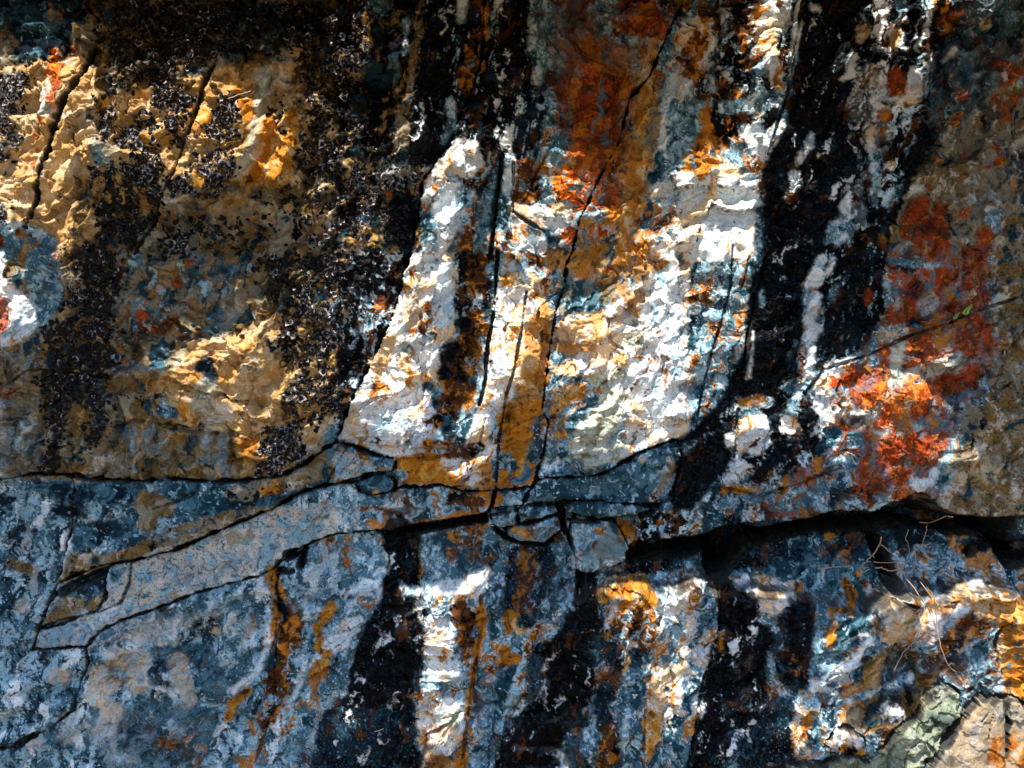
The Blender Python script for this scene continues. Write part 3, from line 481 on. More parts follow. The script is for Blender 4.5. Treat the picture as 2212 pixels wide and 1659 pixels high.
paint('Oy', 'i', '1900,640,60 2050,600,60 2200,700,120 2100,900,120 2203,1100,120', 30, 8, .9)
paint('O', 'i', '2100,1000,60 2200,1150,70 2050,760,30', 26, 8, .9)
paint('Wo', 'h', '560,620,60 640,900,70 600,1120,40', 34, 6, .8, .05); paint('Wp', 'i', '20,640,50 60,1000,50 -20,1400,50', 34, 6, .7, .0); paint('Wo', 'h', '2120,800,50 2100,1100,60 2130,1500,50', 34, 6, .8, .0); paint('L', 'h', '1000,1100,80 900,1500,80', 40, 8, .6, .0)
for s in ('680,-80,80 630,300,90 590,560,80 540,990,80', '1090,-80,90 1110,260,90 1050,520,40'): paint('K', 'b', s, 16, 5, .9)
for s in ('900,-80,130 900,300,120 860,700,140 800,1100,130 640,1659,120', '1250,60,60 1180,500,50 1080,900,90 1150,1400,70'): paint('K', 'c', s, 26, 5, .85, .12)

for t, s in (('a', '400,410,34 370,480,44 410,560,30 400,610,24'), ('a', '380,660,40 400,700,30'), ('a', '290,765,20 325,810,22'), ('a', '270,875,12'), ('a', '270,970,14'), ('a', '250,1060,26'), ('a', '400,370,24'), ('a', '490,335,16'),
             ('d', '420,30,18'), ('d', '432,155,20'), ('d', '20,570,40 30,620,24'), ('d', '1225,70,26 1255,65,20'), ('d', '1150,190,30'), ('d', '1215,315,20'), ('d', '850,380,20'), ('d', '935,400,26 900,465,26 1040,470,28 1130,425,34 1070,500,20'), ('d', '805,520,18'), ('d', '925,545,12'), ('d', '1010,275,16'), ('d', '900,515,14'), ('d', '155,975,12')):
    paint('X' if t == 'a' or s[0] in '42' else 'R', t, s, 11, 4, .95)  # bright orange in sun, rust red in shade: lighting put into the colour
for s in ('20,330,80 40,460,60 10,560,40', '100,880,50'): paint('R', 'd', s, 16, 8, .9)
paint('X', 'a', '30,1440,34'); paint('R', 'a', '30,1530,40'); paint('W', 'a', '330,640,30 320,760,26', 14, 6, .7)
paint('Oy', 'b', '1960,300,60 1930,600,90 1850,900,90 1800,1150,90 1900,1300,80', 34, 14, .85, .08); paint('Yb', 'b', '1500,200,120 1480,700,60', 50, 20, .5)
paint('Bw', 'z', '-20,1200 90,1290 110,1420 200,1380 190,1500 20,1620 -300,1660 -300,1150', 30, 16, .5); paint('N', 'z', '60,1180,60 100,1300,50 60,1400,40 140,1480,40', 60, 12, .6, -.02)

for t, s in (('h', '1590,430,44 1590,600,60 1500,760,70 1500,900,110 1480,1060,130 1420,1260,150 1250,1420,150 1160,1650,170'), ('i', '300,560,50 350,640,110 380,800,90 400,1000,130 380,1160,130 240,1380,60 140,1600,60'), ('h', '390,180,120 430,400,90'), ('h', '400,600,80 400,760,60 380,900,110 300,1060,170 200,1160,110'), ('i', '740,680,80 740,820,80')):
    paint('Kd', t, s, 24, 5, .93)
paint('Oy', 'e', '1480,60,90 1700,60,110 1880,20,70', 40, 12, .8, .12); paint('O', 'b', '1600,1560,100 1800,1560,110 1950,1450,60', 40, 12, .75, .08)
paint('Kw', 'c', '1230,30,60 1300,120,50 1240,330,30', 24, 5, .8); paint('W', 'c', '560,60,40 660,40,30 540,200,40', 30, 5, .9, 0)

# the widest black streaks, unbroken from top to ledge, and the islands left in them
paint('Kd', 'c', '960,-80,130 900,300,130 850,700,130 780,1100,120 690,1400,110 640,1700,90', 34, 5, .93)
for s in ('680,-80,70 640,300,80 590,560,75 545,1000,70', '1095,-80,75 1110,260,85 1050,560,40'): paint('Kd', 'b', s, 26, 4, .95)
paint('W', 'c', '1090,380,22 1070,500,26', 14); paint('W', 'c', '840,880,18 800,960,22 760,1040,22', 14); paint('Wp', 'c', '730,1120,24 740,1190,28', 12); paint('Wp', 'c', '840,90,22', 12); paint('A', 'c', '1150,230,40 1130,290,24', 12); paint('Wp', 'c', '745,40,12 740,200,20 725,400,12', 12); paint('Fo', 'c', '700,1270,24', 14)
for t, s in (('a', '1950,0,110 1980,400,90 1960,800,60 2000,1150,80'), ('a', '560,1200,60 560,1500,70 480,1700,60'), ('d', '420,640,80 500,760,70 420,1000,60 400,1250,60'), ('d', '1760,200,80 1900,400,80 1850,800,60 1800,1150,60'), ('a', '300,60,80 900,100,110 1300,250,120 1000,380,80'), ('a', '1000,1150,90 820,1300,80 700,1500,80'), ('b', '120,60,70 260,600,90 200,900,60')):
    paint('Kb', t, s, 46, 8, .9, .06)

paint('Rw', 'b', '1480,590,100 1620,620,130 1830,580,80', 40, 18, .9); paint('Rw', 'b', '1600,760,190 1640,950,160 1560,1060,110', 46, 20, .9); paint('Rw', 'b', '1560,330,100 1600,470,90', 40, 18, .8); paint('Rw', 'b', '1880,80,140 1960,200,90', 40, 18, .85)
paint('O', 'b', '1560,330,70 1700,420,80 1850,420,50', 40, 10, .6, .05); paint('X', 'b', '1450,1120,36 1440,1250,44 1560,1270,60 1610,1180,40', 18, 6, .9); paint('X', 'b', '1640,1480,44 1720,1470,28', 14); paint('X', 'b', '1460,1490,40 1440,1540,30', 12)
paint('K', 'a', '640,330,1 560,480,5 510,560,9 440,700,9 390,850,12 350,960,15 300,1130,17 250,1300,14 200,1440,5', 7, 3, .9)  # shade of the deep crack painted in as a black line

for s in ('300,860,60 620,760,60 900,690,70 1200,640,60 1560,540,40', '1500,620,90 1560,800,90 1500,1000,70', '700,900,110 860,1000,90', '1950,360,90 1960,600,70', '620,1400,50 800,1560,70', '1900,1500,90'):
    paint('Wp' if s[0] == '6' else 'L', 'g', s, 46, 22, .5)
for s in ('640,1180,80 660,1080,90 720,1120,50', '760,960,70 900,960,60 880,1100,80', '1130,1000,60 1180,1120,50 1210,1200,60', '720,1290,60', '400,1060,56', '165,620,46', '1380,790,30'): paint('Pp', 'g', s, 14, 7, .8)
paint('P', 'g', '900,420,60 1300,300,70 1700,160,70 2100,60,50', 34, 16, .6); paint('P', 'g', '300,820,50 560,730,40', 24, 10, .6)

paint('Wo', 'i', '1290,560,50 1420,530,30 1620,580,30 1780,500,30 1920,470,30 2100,520,30', 24, 8, .85, .12); paint('A', 'i', '1350,660,70 1300,780,50', 24, 10, .8); paint('Fo', 'i', '1480,700,30 1560,800,40 1400,830,30', 34, 8, .8, .05); paint('Oy', 'i', '1700,620,50 1850,560,50', 34, 8, .85, .1)

paint('Yb', 'd', '780,60 1700,40 1600,420 1150,560 800,700', 40, 26, .45); paint('Y', 'd', '0,700 300,640 320,1380 0,1380', 40, 26, .45); paint('Y', 'a', '1100,1350 1900,1250 2100,1500 1500,1659 950,1659', 50, 26, .4)
for t, s in (('d', '1225,70,24 1255,65,18'), ('d', '1150,190,28'), ('d', '935,400,24 900,465,26 1040,470,28 1130,425,34 1070,500,18'), ('d', '1215,315,18')): paint('R', t, s, 14, 5, .9)

# thin run-off flecks that break up the black streaks and the pale panel
for t, s, dn in (('c', '900,-80,170 860,400,150 800,1100,140 660,1650,120', -.27), ('c', '1250,100,90 1180,700,90 1000,1400,90', -.16), ('b', '650,0,120 590,560,100 560,1000,90', -.30), ('b', '1100,0,120 1080,500,110 1080,900,80', -.17), ('h', '1560,600,110 1450,1000,150 1250,1500,170', -.26), ('h', '400,650,110 330,1000,160 150,1400,200', -.25), ('i', '370,700,140 330,1200,180 200,1600,150', -.23), ('f', '700,200,130 600,800,120', -.29)):
    paint('Wp', t, s, 30, 4, .95, dn)
paint('L', 'e', '1500,200 2203,0 2203,1100 1900,1200 1500,1100', 34, 8, .8, -.20); paint('Oy', 'e', '1400,500 2100,100 2100,900 1500,1000', 34, 8, .85, -.22); paint('F', 'e', '200,750 760,0 740,700 500,1250 60,1150', 34, 6, .8, -.25); paint('Wo', 'h', '1650,700 2203,650 2203,1659 1850,1659', 34, 8, .85, -.16); paint('Wo', 'i', '0,550 240,550 160,1200 0,1659', 30, 8, .85, -.12)
# ------------------------------------------------------------ the rock pieces, cut by the cracks (all in millimetres)
def mp(s):
    out = []
    for part in s.split(';'):
        t, rest = part.strip().split(' ', 1)
        if t == 'm': out += [tuple(float(c) for c in q.split(',')) for q in rest.split()]
        else: out += pts(t, rest)
    return out
crA = mp('m 1330,-1000 1186,0 1180,135 1161,212 1122,301 1095,363 1053,421 1033,448 1026,520 1000,640 952,801 918,871 875,956 848,1018 829,1075')
crH = mp('m -1300,1150; d 0,1420 280,1388 430,1390 520,1402 700,1422 960,1425 1150,1415 1300,1430 1500,1427 1640,1415 1800,1390 1950,1320 2090,1210')
crC = mp('m 1930,-1000 1666,12 1624,96 1581,200 1535,247 1512,347 1481,405 1458,447 1411,548 1396,617; e 1440,80 1430,200 1370,400 1340,600 1310,830 1290,980 1330,1060 1310,1200 1250,1420')
crE = mp('e 1250,1428 1320,1412 1600,1400 1700,1370 1880,1262 2000,1215 2150,1170')
bot2 = mp('e 20,1190 110,1208 240,1262 375,1290 385,1468 660,1455 800,1490 990,1490 1225,1466')
lipR = mp('e 2175,1300 2120,1480 1990,1640; h 1900,70 1895,180 1940,250 2100,225; i 0,200 150,180 300,125 400,103 520,128 700,95 850,80 940,35 1000,25 1080,45 1200,40; f 1300,1585 1400,1535 1500,1492 1560,1520 1640,1600; i 1750,55 1950,75 2203,80; m 3800,1290')
lensB = mp('g 380,480 640,372 860,332 1120,270 1400,142 1600,62 1750,2; d 1900,1500 2050,1460; e 0,1445 100,1420 230,1375 350,1365 378,1300')
slabB = mp('g 222,900 575,878 650,782 820,702 1000,642 1250,542 1500,472 1650,440 1760,372 1850,288 2000,220 2150,165; h 0,170 250,152 345,158 520,110 700,85 900,55 955,45')
flank = mp('d 480,1392; g 470,100 440,240 380,480 300,650 222,900 575,878 582,960 520,1100 490,1270 350,1380 200,1455 100,1530 0,1545; m -1300,1900')
REG = [  # name, label, outline, height, how rough, groove width, groove depth
 ('rock_outcrop', None, None, 0, 1.0, 0, 0),
 ('rock_slab', 'dark blue grey mottled rock at the left edge, left of the long pale slab', crH[:1] + mp('m 0,1168; d 280,1388') + flank, 14, .75, 3, 6),
 ('rock_slab', 'long pale speckled grey slab climbing from lower left towards the centre', lensB[:-4] + mp('e 130,1430 140,1500 240,1520 350,1495 385,1468 660,1455 800,1490 990,1490 960,1620; h 955,45') + slabB[::-1], 26, .45, 3.2, 55),
 ('rock_slab', 'long brown edged blue grey lens of rock right under the long level crack', crH[3:] + mp('m 829,1075') + bot2[:4] + lensB[::-1] + mp('m 172,1328 204,1235 192,1172'), 48, .85, 3.8, 70),
 ('rock_outcrop', 'brown and tan rock face with frilly black lichens, upper left above the level crack', [(-1300, -1000)] + crA + crH[::-1], 34, 1.15, 3.6, 90),
 ('rock_outcrop', 'white and orange centre rock face between the two leaning cracks', crA + bot2 + crC[::-1], 34, 1.1, 1.6, 40),
 ('rock_outcrop', 'big right rock face with black streaks and rust red lichen above the dark overhang', crC + crE + lipR + [(3800, -1000)], 38, 1.0, 1.7, 44),
 ('rock_block', 'long blue grey block wedged under the diagonal crack, right of the orange slab foot', crE + mp('e 2175,1300 2120,1480 2080,1560 1900,1575 1480,1555 1380,1570 1165,1592'), 24, .7, 2.6, 60),
 ('rock_block', 'short blue grey block right under the foot of the orange slab', mp('e 1000,1492 1225,1468 1160,1580 970,1612'), 16, .9, 2.2, 50),
 ('rock_block', 'flat small blue grey stone, leftmost in the cluster of small cracked blocks', mp('h 960,60 1130,22 1135,120 1060,140 1000,128'), 14, .8, 2, 60),
 ('rock_block', 'wide flat blue stone atop the cluster of small blocks, left of the black hole', mp('h 1140,14 1378,-12 1395,40 1300,75 1142,112'), 20, .8, 2, 60),
 ('rock_block', 'rust stained blue stone with a pale rounded right end, left of the tiny pebble', mp('h 1060,140 1140,118 1300,82 1405,58 1420,160 1300,236 1140,240 1075,205'), 26, .9, 2.8, 80),
 ('pebble', 'tiny round grey pebble stuck in the crack junction among the small blocks', mp('h 1425,100 1440,88 1470,90 1480,105 1475,130 1445,140 1427,125'), 14, .4, 2.5, 60),
 ('rock_block', 'broad flat blue grey stone right above the big triangular block', mp('e 1420,1600 1480,1570 1650,1560 1900,1580 1990,1600; h 1975,20 1900,48 1650,78 1500,55 1440,30'), 30, .8, 2.6, 70),
 ('rock_block', 'big triangular grey green block with pale edges, lowest of the small blocks', mp('h 1455,178 1480,90 1510,62 1650,84 1740,80 1790,160 1860,310 1830,345 1700,385 1530,430 1500,330'), 44, .8, 3, 90),
 ('rock_block', 'oval blue stone with one bright sun spot, set in the crack', mp('e 125,1450 150,1420 230,1400 330,1400 368,1440 350,1490 240,1518 150,1500'), 34, .8, 2.4, 60),
 ('rock', 'small white crusted rock behind the green rock at the bottom right', mp('i 905,1505 920,1440 980,1375 1060,1365 1150,1430 1165,1480 1140,1530 1000,1545'), 60, .8, 4, 40),
 ('rock', 'jagged green grey rock with pale sunlit top edges, left of the tan boulder', mp('i 640,1700 690,1605 850,1572 900,1590 1000,1542 1080,1524 1150,1560 1180,1520 1280,1490 1330,1400 1380,1342 1470,1312 1530,1222 1570,1155 1680,1102 1725,1130 1735,1220 1705,1320 1600,1500; m 2160,1935; m 1850,2345 1600,2345'), 85, 1.0, 5, 60),
 ('boulder', 'pale tan boulder with bright orange lichen and a dark split', mp('i 1475,1700 1580,1520 1720,1310 1828,1166 1900,1160 1925,1190 1975,1168 2065,1166 2120,1205 2190,1250; m 2620,1790 2760,2345 1900,2345'), 110, .42, 5, 60),
]
RID = np.zeros((NV, NU), np.int8); EDGE = np.full((NV, NU), 99., f32); H0 = np.zeros((NV, NU), f32); RO = np.ones((NV, NU), f32); GRV = np.zeros((NV, NU), f32)
# lower face: a recess under the slabs, then a jutting shelf
ush = [-1300, 700, 850, 880, 950, 1000, 1050, 1140, 1190, 1240, 1460, 1580, 1650, 1700, 1745, 1850, 1950, 2110, 2155, 2320, 2385, 2460, 2500, 3800]
vsh = [1430, 1450, 1450, 1428, 1422, 1421, 1418, 1414, 1398, 1425, 1425, 1418, 1408, 1398, 1418, 1420, 1436, 1464, 1432, 1424, 1410, 1428, 1444, 1480]
vs = np.interp(ua, ush, vsh).astype(f32)[None, :] + 9 * NB
rec = np.interp(ua, [-1300, 700, 900, 1500, 1700, 3800], [4, 0, -25, -38, -85, -100]).astype(f32)[None, :]
she = np.interp(ua, [-1300, 700, 950, 1500, 2100, 3800], [4, 0, 30, 40, 56, 80]).astype(f32)[None, :]
H0 += rec + (she - rec) * ss(-14, 46, V - vs) + np.where(V > vs, -.05 * (V - vs) * (U > 700), 0)
for k, (nm, lb, P, h, ro, gw, gd) in enumerate(REG):
    if P is None: continue
    b, d = sd_poly(P, 40); d = d + (3.0 * NB[b] + 2.2 * NC[b]) * (1.6 if k in (4, 5, 6, 16, 17, 18) else .9)
    ins = d < 0
    RID[b] = np.where(ins, k, RID[b]); H0[b] = np.where(ins, h, H0[b]); RO[b] = np.where(ins, ro, RO[b])
    EDGE[b] = np.where(ins, -d, np.minimum(EDGE[b], d))
    GRV[b] = np.where(ins, 0, GRV[b])
    fac = np.clip(.62 + 1.0 * NA[b] + .9 * NB[b], .12, 1.6); g = np.exp(-(d / (1.15 * gw * fac)) ** 4) * gd * np.clip(fac * 1.3, .12, 1); GRV[b] = np.maximum(GRV[b], g)
    rr = 5 if gd < 80 else 11
    H0[b] -= np.where(ins, np.exp(d / rr) * min(.2 * gd, 12 if k != 2 else 16), 0)
# colours of the free rocks at the front
b, d = sd_poly(REG[17][2], 10); m = ss(2, -2, d)
lay(b, m, 'G'); lay(b, m * ss(-.05, .2, M2[b]) * .6, 'E'); lay(b, m * ss(.0, .3, M1[b]) * .4, 'M'); lay(b, m * ss(.25, .35, M3[b]) * .7, 'D'); lay(b, m * ss(.25, .4, -M4[b]) * .5, 'M')
COLR[b] *= 1 - m[..., None] * (1 - np.array([.58, .62, .56], f32)); lay(b, m * ss(.2, .4, NA[b]) * .6, 'D'); lay(b, m * ss(.45, .6, SPK[b]) * .8, 'K'); GLOSS[b] *= 1 - m
b, d = sd_poly(REG[18][2], 10); m = ss(2, -2, d)
lay(b, m, 'E'); lay(b, m * ss(-.15, .2, M1[b]) * .7, 'A'); lay(b, m * ss(.0, .25, -M2[b]) * .6, 'M'); lay(b, m * ss(.05, .2, M3[b]) * .35, 'P'); lay(b, m * ss(.22, .3, M4[b]) * .6, 'E'); lay(b, m * ss(.35, .5, SPK[b]) * .6, 'Y'); lay(b, m * ss(2340, 2420, U[b]) * .5, 'A'); GLOSS[b] *= 1 - m  # right side laid paler: its sunlit face put into the colour
for s in ('1930,1400,30 1920,1520,34 1945,1640,40', ): paint('X', 'i', s, 14, 4, .9); paint('Oy', 'i', s, 18, 4, .5)
paint('Oy', 'i', '2060,1390,30 2040,1460,40 2080,1500,30', 20, 4, .95); paint('X', 'i', '2060,1400,16 2040,1470,26', 16, 4, .7); paint('Oy', 'i', '2120,1460,60 2060,1600,90 2160,1560,80', 40, 4, .9, 0); paint('X', 'i', '2160,1480,60 2050,1620,60', 40, 4, .7, -.08); paint('P', 'i', '1980,1240,50 2150,1300,60', 14, 6, .6)
paint('Wo', 'i', '920,1440,40 1010,1400,50 1100,1450,30', 16); paint('F', 'i', '1000,1500,30 1120,1500,30', 14)
paint('B', 'h', '1150,60 1135,20 1380,0 1410,150 1300,235 1060,200 960,60', 8, 4, .6); paint('Oy', 'h', '1150,170,20 1210,190,20', 12, 5, .6); paint('O', 'h', '1120,150,24 1200,170,24 1250,190,20', 16, 5, .8)
paint('L', 'h', '1500,120,50 1600,180,40 1540,380,30 1830,320,20 1760,380,20', 24, 8, .7); b, d = sd('h', '1700,110 1840,320 1560,340'); m = ss(8, -8, d + 5 * NB[b]); lay(b, m * .75, 'B'); lay(b, m * .3, 'G')

# ------------------------------------------------------------ relief
c30, s30 = math.cos(math.radians(32)), math.sin(math.radians(32))
_ta = .62 * pn(U / 420, V / 380, 201) + .25 * NA
LX = U + 60 * pn(U / 260, V / 260, 203); LY = V + 60 * pn(U / 260, V / 260, 204)
R1 = LX * c30 - LY * s30 + 55 * _ta; R2 = LX * s30 + LY * c30 + 150 * _ta
f1, e1 = facets(R1 / 150 + .3 * NA, R2 / 85 + .3 * NB, 5); f2, e2 = facets(R1 / 62 + .25 * NB, R2 / 36, 6); f3, e3 = facets(R1 / 24, R2 / 15 + .2 * NC, 8)
rg = fbm(R1 / 120, R2 / 34, 4, 121, .55, True); rb = fbm(R1 / 45, R2 / 22, 3, 131, .6)
f4, e4 = facets(R1 / 14, R2 / 10, 9)
big = .6 * fbm(R1 / 190 + .4 * NA, R2 / 105, 3, 191, .45, True) + .5 * fbm(SL / 120 + .3 * NA, V / 300, 3, 195, .5, True); lump = .65 * pn(R1 / 135, R2 / 88, 193) + .45 * pn(R1 / 70, R2 / 50, 194)
fine = .3 + 1.0 * ss(-.25, .3, fbm(U / 170, V / 170, 2, 197))
REL = 22 * f1 + 9 * f2 * (.5 + .5 * fine) + 32 * big + 27 * np.maximum(lump, -.3) + fine * (2.6 * f3 + .9 * f4 + 3.5 * rg + 2.2 * rb + .5 * pn(U / 5, V / 5, 141)) + 1.2 * M2 + 3 * np.abs(M4)
REL += 5 * ss(.02, .14, M1) + 3 * ss(.12, .24, -M4) * ss(-.1, .2, NA)
REL -= 5 * np.exp(-(e2 / .05) ** 2) * ss(.0, .3, NA)
REL += 16 * NA
HH = H0 + REL * RO
def bump(t, s, h, soft=14, amp=5):
    b, d = sd(t, s, soft * 2 + 10); HH[b] += h * ss(soft, -soft, d + amp * WARP[b])
def crack(t, s, w, dep, step=0):
    P = pts(t, s) if t != 'm' else [tuple(float(c) for c in q.split(',')) for q in s.split()]
    P = [(p[0], p[1], 0.) for p in P]; b, d = sd_stroke(P, 30); d = np.abs(d + 3.2 * NB[b] + 2.0 * NC[b]) if w < 5 else d + 1.6 * NC[b]
    fac = np.clip(.7 + .9 * NA[b] + .8 * NB[b], .15, 1.5); HH[b] -= dep * np.exp(-(d / (1.2 * w * fac)) ** 4) * np.clip(fac * 1.4, .2, 1)
for t, s, w_, dp in (
    ('a', '640,330 560,480 510,560 440,700 390,850 350,960 300,1130 250,1300 200,1440', 6.5, 200), ('a', '1430,330 1300,600 1250,800 1180,960 1100,1180 1050,1300 960,1480 900,1600', 4, 40),
    ('d', '0,830 100,820 230,740 360,730 520,760 720,780', 3.5, 30), ('d', '740,780 860,600 1000,420 1120,300', 3, 14), ('d', '760,1090 900,1050 1000,1060 1180,1110 1400,1130', 4, 16), ('d', '440,1380 480,1300 600,1200', 4, 18),
    ('b', '1040,1000 1020,1160 1000,1400 965,1640', 4, 60), ('e', '1010,0 1000,200 985,400 945,600 935,800 900,950', 4, 60), ('b', '1110,1050 1110,1350', 3, 30),
    ('e', '1360,140 1390,60', 3, 20), ('e', '1190,250 1160,500 1110,760 1060,900 1050,1000 1020,1160 1000,1490', 3.2, 36), ('e', '940,1030 880,1280 820,1420', 2.5, 18), ('e', '1060,1120 1240,1030', 2.5, 10), ('e', '380,1290 600,1290 700,1260', 3, 16),
    ('e', '1700,420 1710,560 1790,600', 3, 20), ('e', '1390,800 1480,700', 2.5, 10), ('b', '1380,900 1260,1100 1180,1300', 2.5, 14), ('b', '1130,380 1290,400', 3, 14), ('b', '1110,1350 1200,1420 1310,1480', 4, 26), ('b', '1300,800 1220,1100', 2.5, 14),
    ('f', '340,-40 330,200 270,440 200,640 150,900 130,1020', 3, 30), ('f', '440,30 410,180 390,230', 3, 20), ('f', '2203,255 2080,300 1830,380 1720,430 1430,530 1190,640 1030,690 900,740 790,880', 4, 34), ('f', '380,980 350,1280', 3, 24), ('f', '1660,880 1540,540', 2, 6), ('f', '2200,780 2150,960', 3, 16),
    ('c', '780,0 720,400 680,640 560,1000', 3.5, 30), ('c', '1590,300 1560,560', 3, 20), ('c', '1080,1170 960,1350 900,1460', 3, 20), ('c', '1200,480 1130,600', 3, 14), ('f', '560,0 480,300 420,560 400,800', 3.5, 30),
    ('f', '820,960 780,880', 3, 14), ('f', '880,1130 800,1200 720,1260', 3, 20), ('f', '100,1490 300,1470 500,1520 700,1460 1000,1340', 3.5, 22),
    ('h', '1530,420 1490,280 1450,160', 5, 60), ('h', '920,660 905,560 1000,500', 4, 24), ('h', '2070,520 2030,640 2010,720', 3, 16), ('h', '1940,1200 1920,1500 1920,1659', 3, 16), ('h', '780,1659 830,1300 870,1000 920,700', 3.5, 18),
    ('g', '1770,330 1765,560 1750,900 1750,1250 1690,1400 1640,1580', 2.8, 20), ('g', '850,340 835,480 790,600 640,665', 3, 30), ('g', '270,765 480,700 640,655 690,560 692,400', 5, 50), ('g', '0,460 200,440 370,380', 4, 20), ('g', '575,878 582,960 520,1100 490,1270 350,1380 200,1455', 3.5, 30), ('g', '240,1430 200,1460 0,1545', 7, 50), ('g', '1400,1360 1560,1380 1620,1340', 3, 12),
    ('d', '1290,1430 1280,1490 1150,1560 1000,1600', 4, 24), ('d', '2060,1480 2203,1220', 3, 26), ('d', '1490,1150 1440,1080 1300,1060', 3, 14),
    ('i', '60,1659 110,1400 160,1050 220,950 260,700 265,480', 4, 30), ('i', '1230,840 1230,640', 3, 16), ('i', '1480,620 1420,600 1300,560', 5, 40), ('i', '1850,820 1600,840 1500,880', 4, 20), ('i', '2000,1000 1980,800 2060,680', 4, 26),
    ('i', '2005,1200 2010,1330 2005,1450 1990,1659', 7, 60), ('i', '1930,1190 1900,1300 1880,1400', 3.5, 26), ('i', '1880,1240 1840,1300', 3, 16), ('i', '1530,1500 1700,1310', 3, 10), ('i', '1380,1659 1400,1500 1600,1320', 3, 16), ('i', '1270,1659 1290,1500', 3, 14)):
    crack(t, s, w_, dp)
for t, s, h_, so, am in (     # hollows (down) and lumps (up)
    ('h', '345,160 520,112 700,88 940,56 940,100 800,120 650,150 500,170 360,175', -220, 5, 6), ('h', '1000,150,10 1060,200,12 1150,240,10 1300,250,12 1360,225,6', -90, 5, 3),
    ('h', '1385,-10,12 1420,30,16 1425,70,10 1430,150,12 1440,180,7', -120, 4, 4), ('h', '1500,80,14 1640,92,10', -80, 4, 4), ('h', '1540,440,20 1530,560,24', -90, 8, 6),
    ('h', '1860,330,40 1980,280,60 2203,260,60', -200, 12, 10), ('i', '0,230 150,200 300,140 520,140 700,112 1000,40 1240,40 1500,-20 1750,70 2203,92 2203,170 1750,180 1500,130 1250,160 900,160 520,250 340,440 240,450 200,290 0,300', -260, 12, 10),
    ('i', '2080,180,60 2180,330,60 2400,320,60', -240, 12, 12), ('i', '1900,300,24', -80, 10, 8), ('i', '1310,240,40 1350,360,40 1400,520,44', -120, 10, 8), ('i', '1700,590,60 1600,600,20', -30, 10, 6),
    ('g', '360,560 440,490 700,380 690,420 560,480 420,560', -70, 8, 5), ('g', '1830,310,26 1880,285,22', -110, 5, 5), ('g', '1935,262,14 1905,370,16', -110, 5, 4), ('g', '1780,400,16 1860,400,14', -60, 5, 6),
    ('a', '1050,640,10 1240,700,30 1270,760,24', -14, 14, 6), ('a', '0,1659 60,1500 170,1470 170,1659', 6, 10, 5), ('a', '1690,470,50 1640,800,50 1560,1080,50', 16, 20, 8), ('a', '1880,760,40 1840,1060,50', 14, 18, 6),
    ('e', '1060,960 1310,880 1330,1060 1250,1430 1010,1470', -10, 16, 3), ('e', '880,340 700,560 640,760 820,800 930,600', -26, 20, 10), ('e', '480,230,60 440,440,50', 16, 16, 6), ('e', '250,700,50 150,1040,80', 14, 20, 8), ('e', '445,600,30', -14, 8, 3),
    ('e', '1240,300,60 1250,560,60 1200,840,50', 16, 18, 8), ('e', '1740,960,50 1640,1100,90 1600,1290,60 1780,1230,40', 24, 14, 8), ('e', '1430,760,24 1550,720,50 1700,760,60 1780,690,30', 16, 12, 8), ('e', '1450,460,60 1600,500,50', 14, 18, 8),
    ('e', '580,1190,40', 16, 12, 3), ('e', '1900,-200 1750,150 1550,330', 0, 10, 2), ('f', '50,280,60 150,200,50', -16, 16, 8), ('f', '1000,960,80 1300,920,80 1480,880,80', 14, 30, 12), ('f', '450,1140,90', 20, 16, 8), ('f', '790,1080,60', 16, 14, 6),
    ('f', '600,300,70 560,600,90', 22, 24, 10), ('c', '560,400,60 640,100,50', 16, 18, 10), ('c', '1350,540,70', 14, 16, 6), ('c', '880,960,60', 24, 14, 6), ('c', '0,1200,30 200,1110,30', 18, 10, 4), ('c', '0,1560,30 180,1400,26 260,1290,20', 18, 10, 4),
    ('d', '1000,800,60 1100,780,50 1300,640,50', 14, 12, 8), ('d', '1450,640,60 1650,540,60', 16, 12, 8), ('d', '1470,880,40', -20, 10, 3), ('d', '1300,880,50 1400,960,40 1560,960,40 1650,820,40', 14, 10, 6), ('d', '1320,720,30', -14, 8, 4), ('d', '1240,1360,20 1270,1330,24', 16, 8, 3), ('d', '1180,1180,24', -12, 8, 3),
    ('i', '60,540,60 160,470,40', 40, 14, 5), ('i', '1340,640,80 1450,600,50', 30, 18, 8), ('i', '1700,540,40 1900,490,60 2080,540,60', 40, 16, 8), ('i', '2060,700,40 2150,860,60 2203,1000,60', 40, 16, 8), ('i', '1150,830,40 1050,960,40 880,1080,34', 36, 14, 6), ('i', '1340,1270,30', 12, 12, 8), ('i', '1300,940 1500,880 1660,1000 1560,1160 1300,1140', -50, 24, 8),
    ('h', '860,460,50 960,410,30', 30, 12, 5), ('h', '520,1560,40 700,1520,40 800,1350,30', 26, 12, 6), ('h', '540,1180,50 620,1150,40', 26, 14, 6), ('h', '1700,540,50 1900,500,60', 30, 14, 8), ('h', '2100,540,60 2200,560,80', 30, 14, 8), ('h', '260,1160,60 460,1150,50', 30, 16, 8), ('h', '2020,1040,50 2000,1250,40', 20, 12, 6), ('h', '620,1290,30', 14, 12, 4), ('h', '1160,690,40', 16, 12, 4),
    ('i', '1500,1659 1590,1500 1840,1170 1900,1160 1990,1190 1985,1659', 18, 14, 2)):
    if h_: bump(t, s, h_, so, am)
HH -= GRV
HH += np.where(GLOSS > .4, 2.2 * pn(U / 9, V / 9, 151) + 1.6 * pn(U / 4.5, V / 4.5, 152), 0)
HH += CR['rust'] * (1.2 + 1.4 * pn(U / 6, V / 6, 153)) + CR['orange'] * (1.5 + 1.6 * pn(U / 6, V / 6, 154))
HH = np.where(RID == 0, np.minimum(HH, 130), HH)

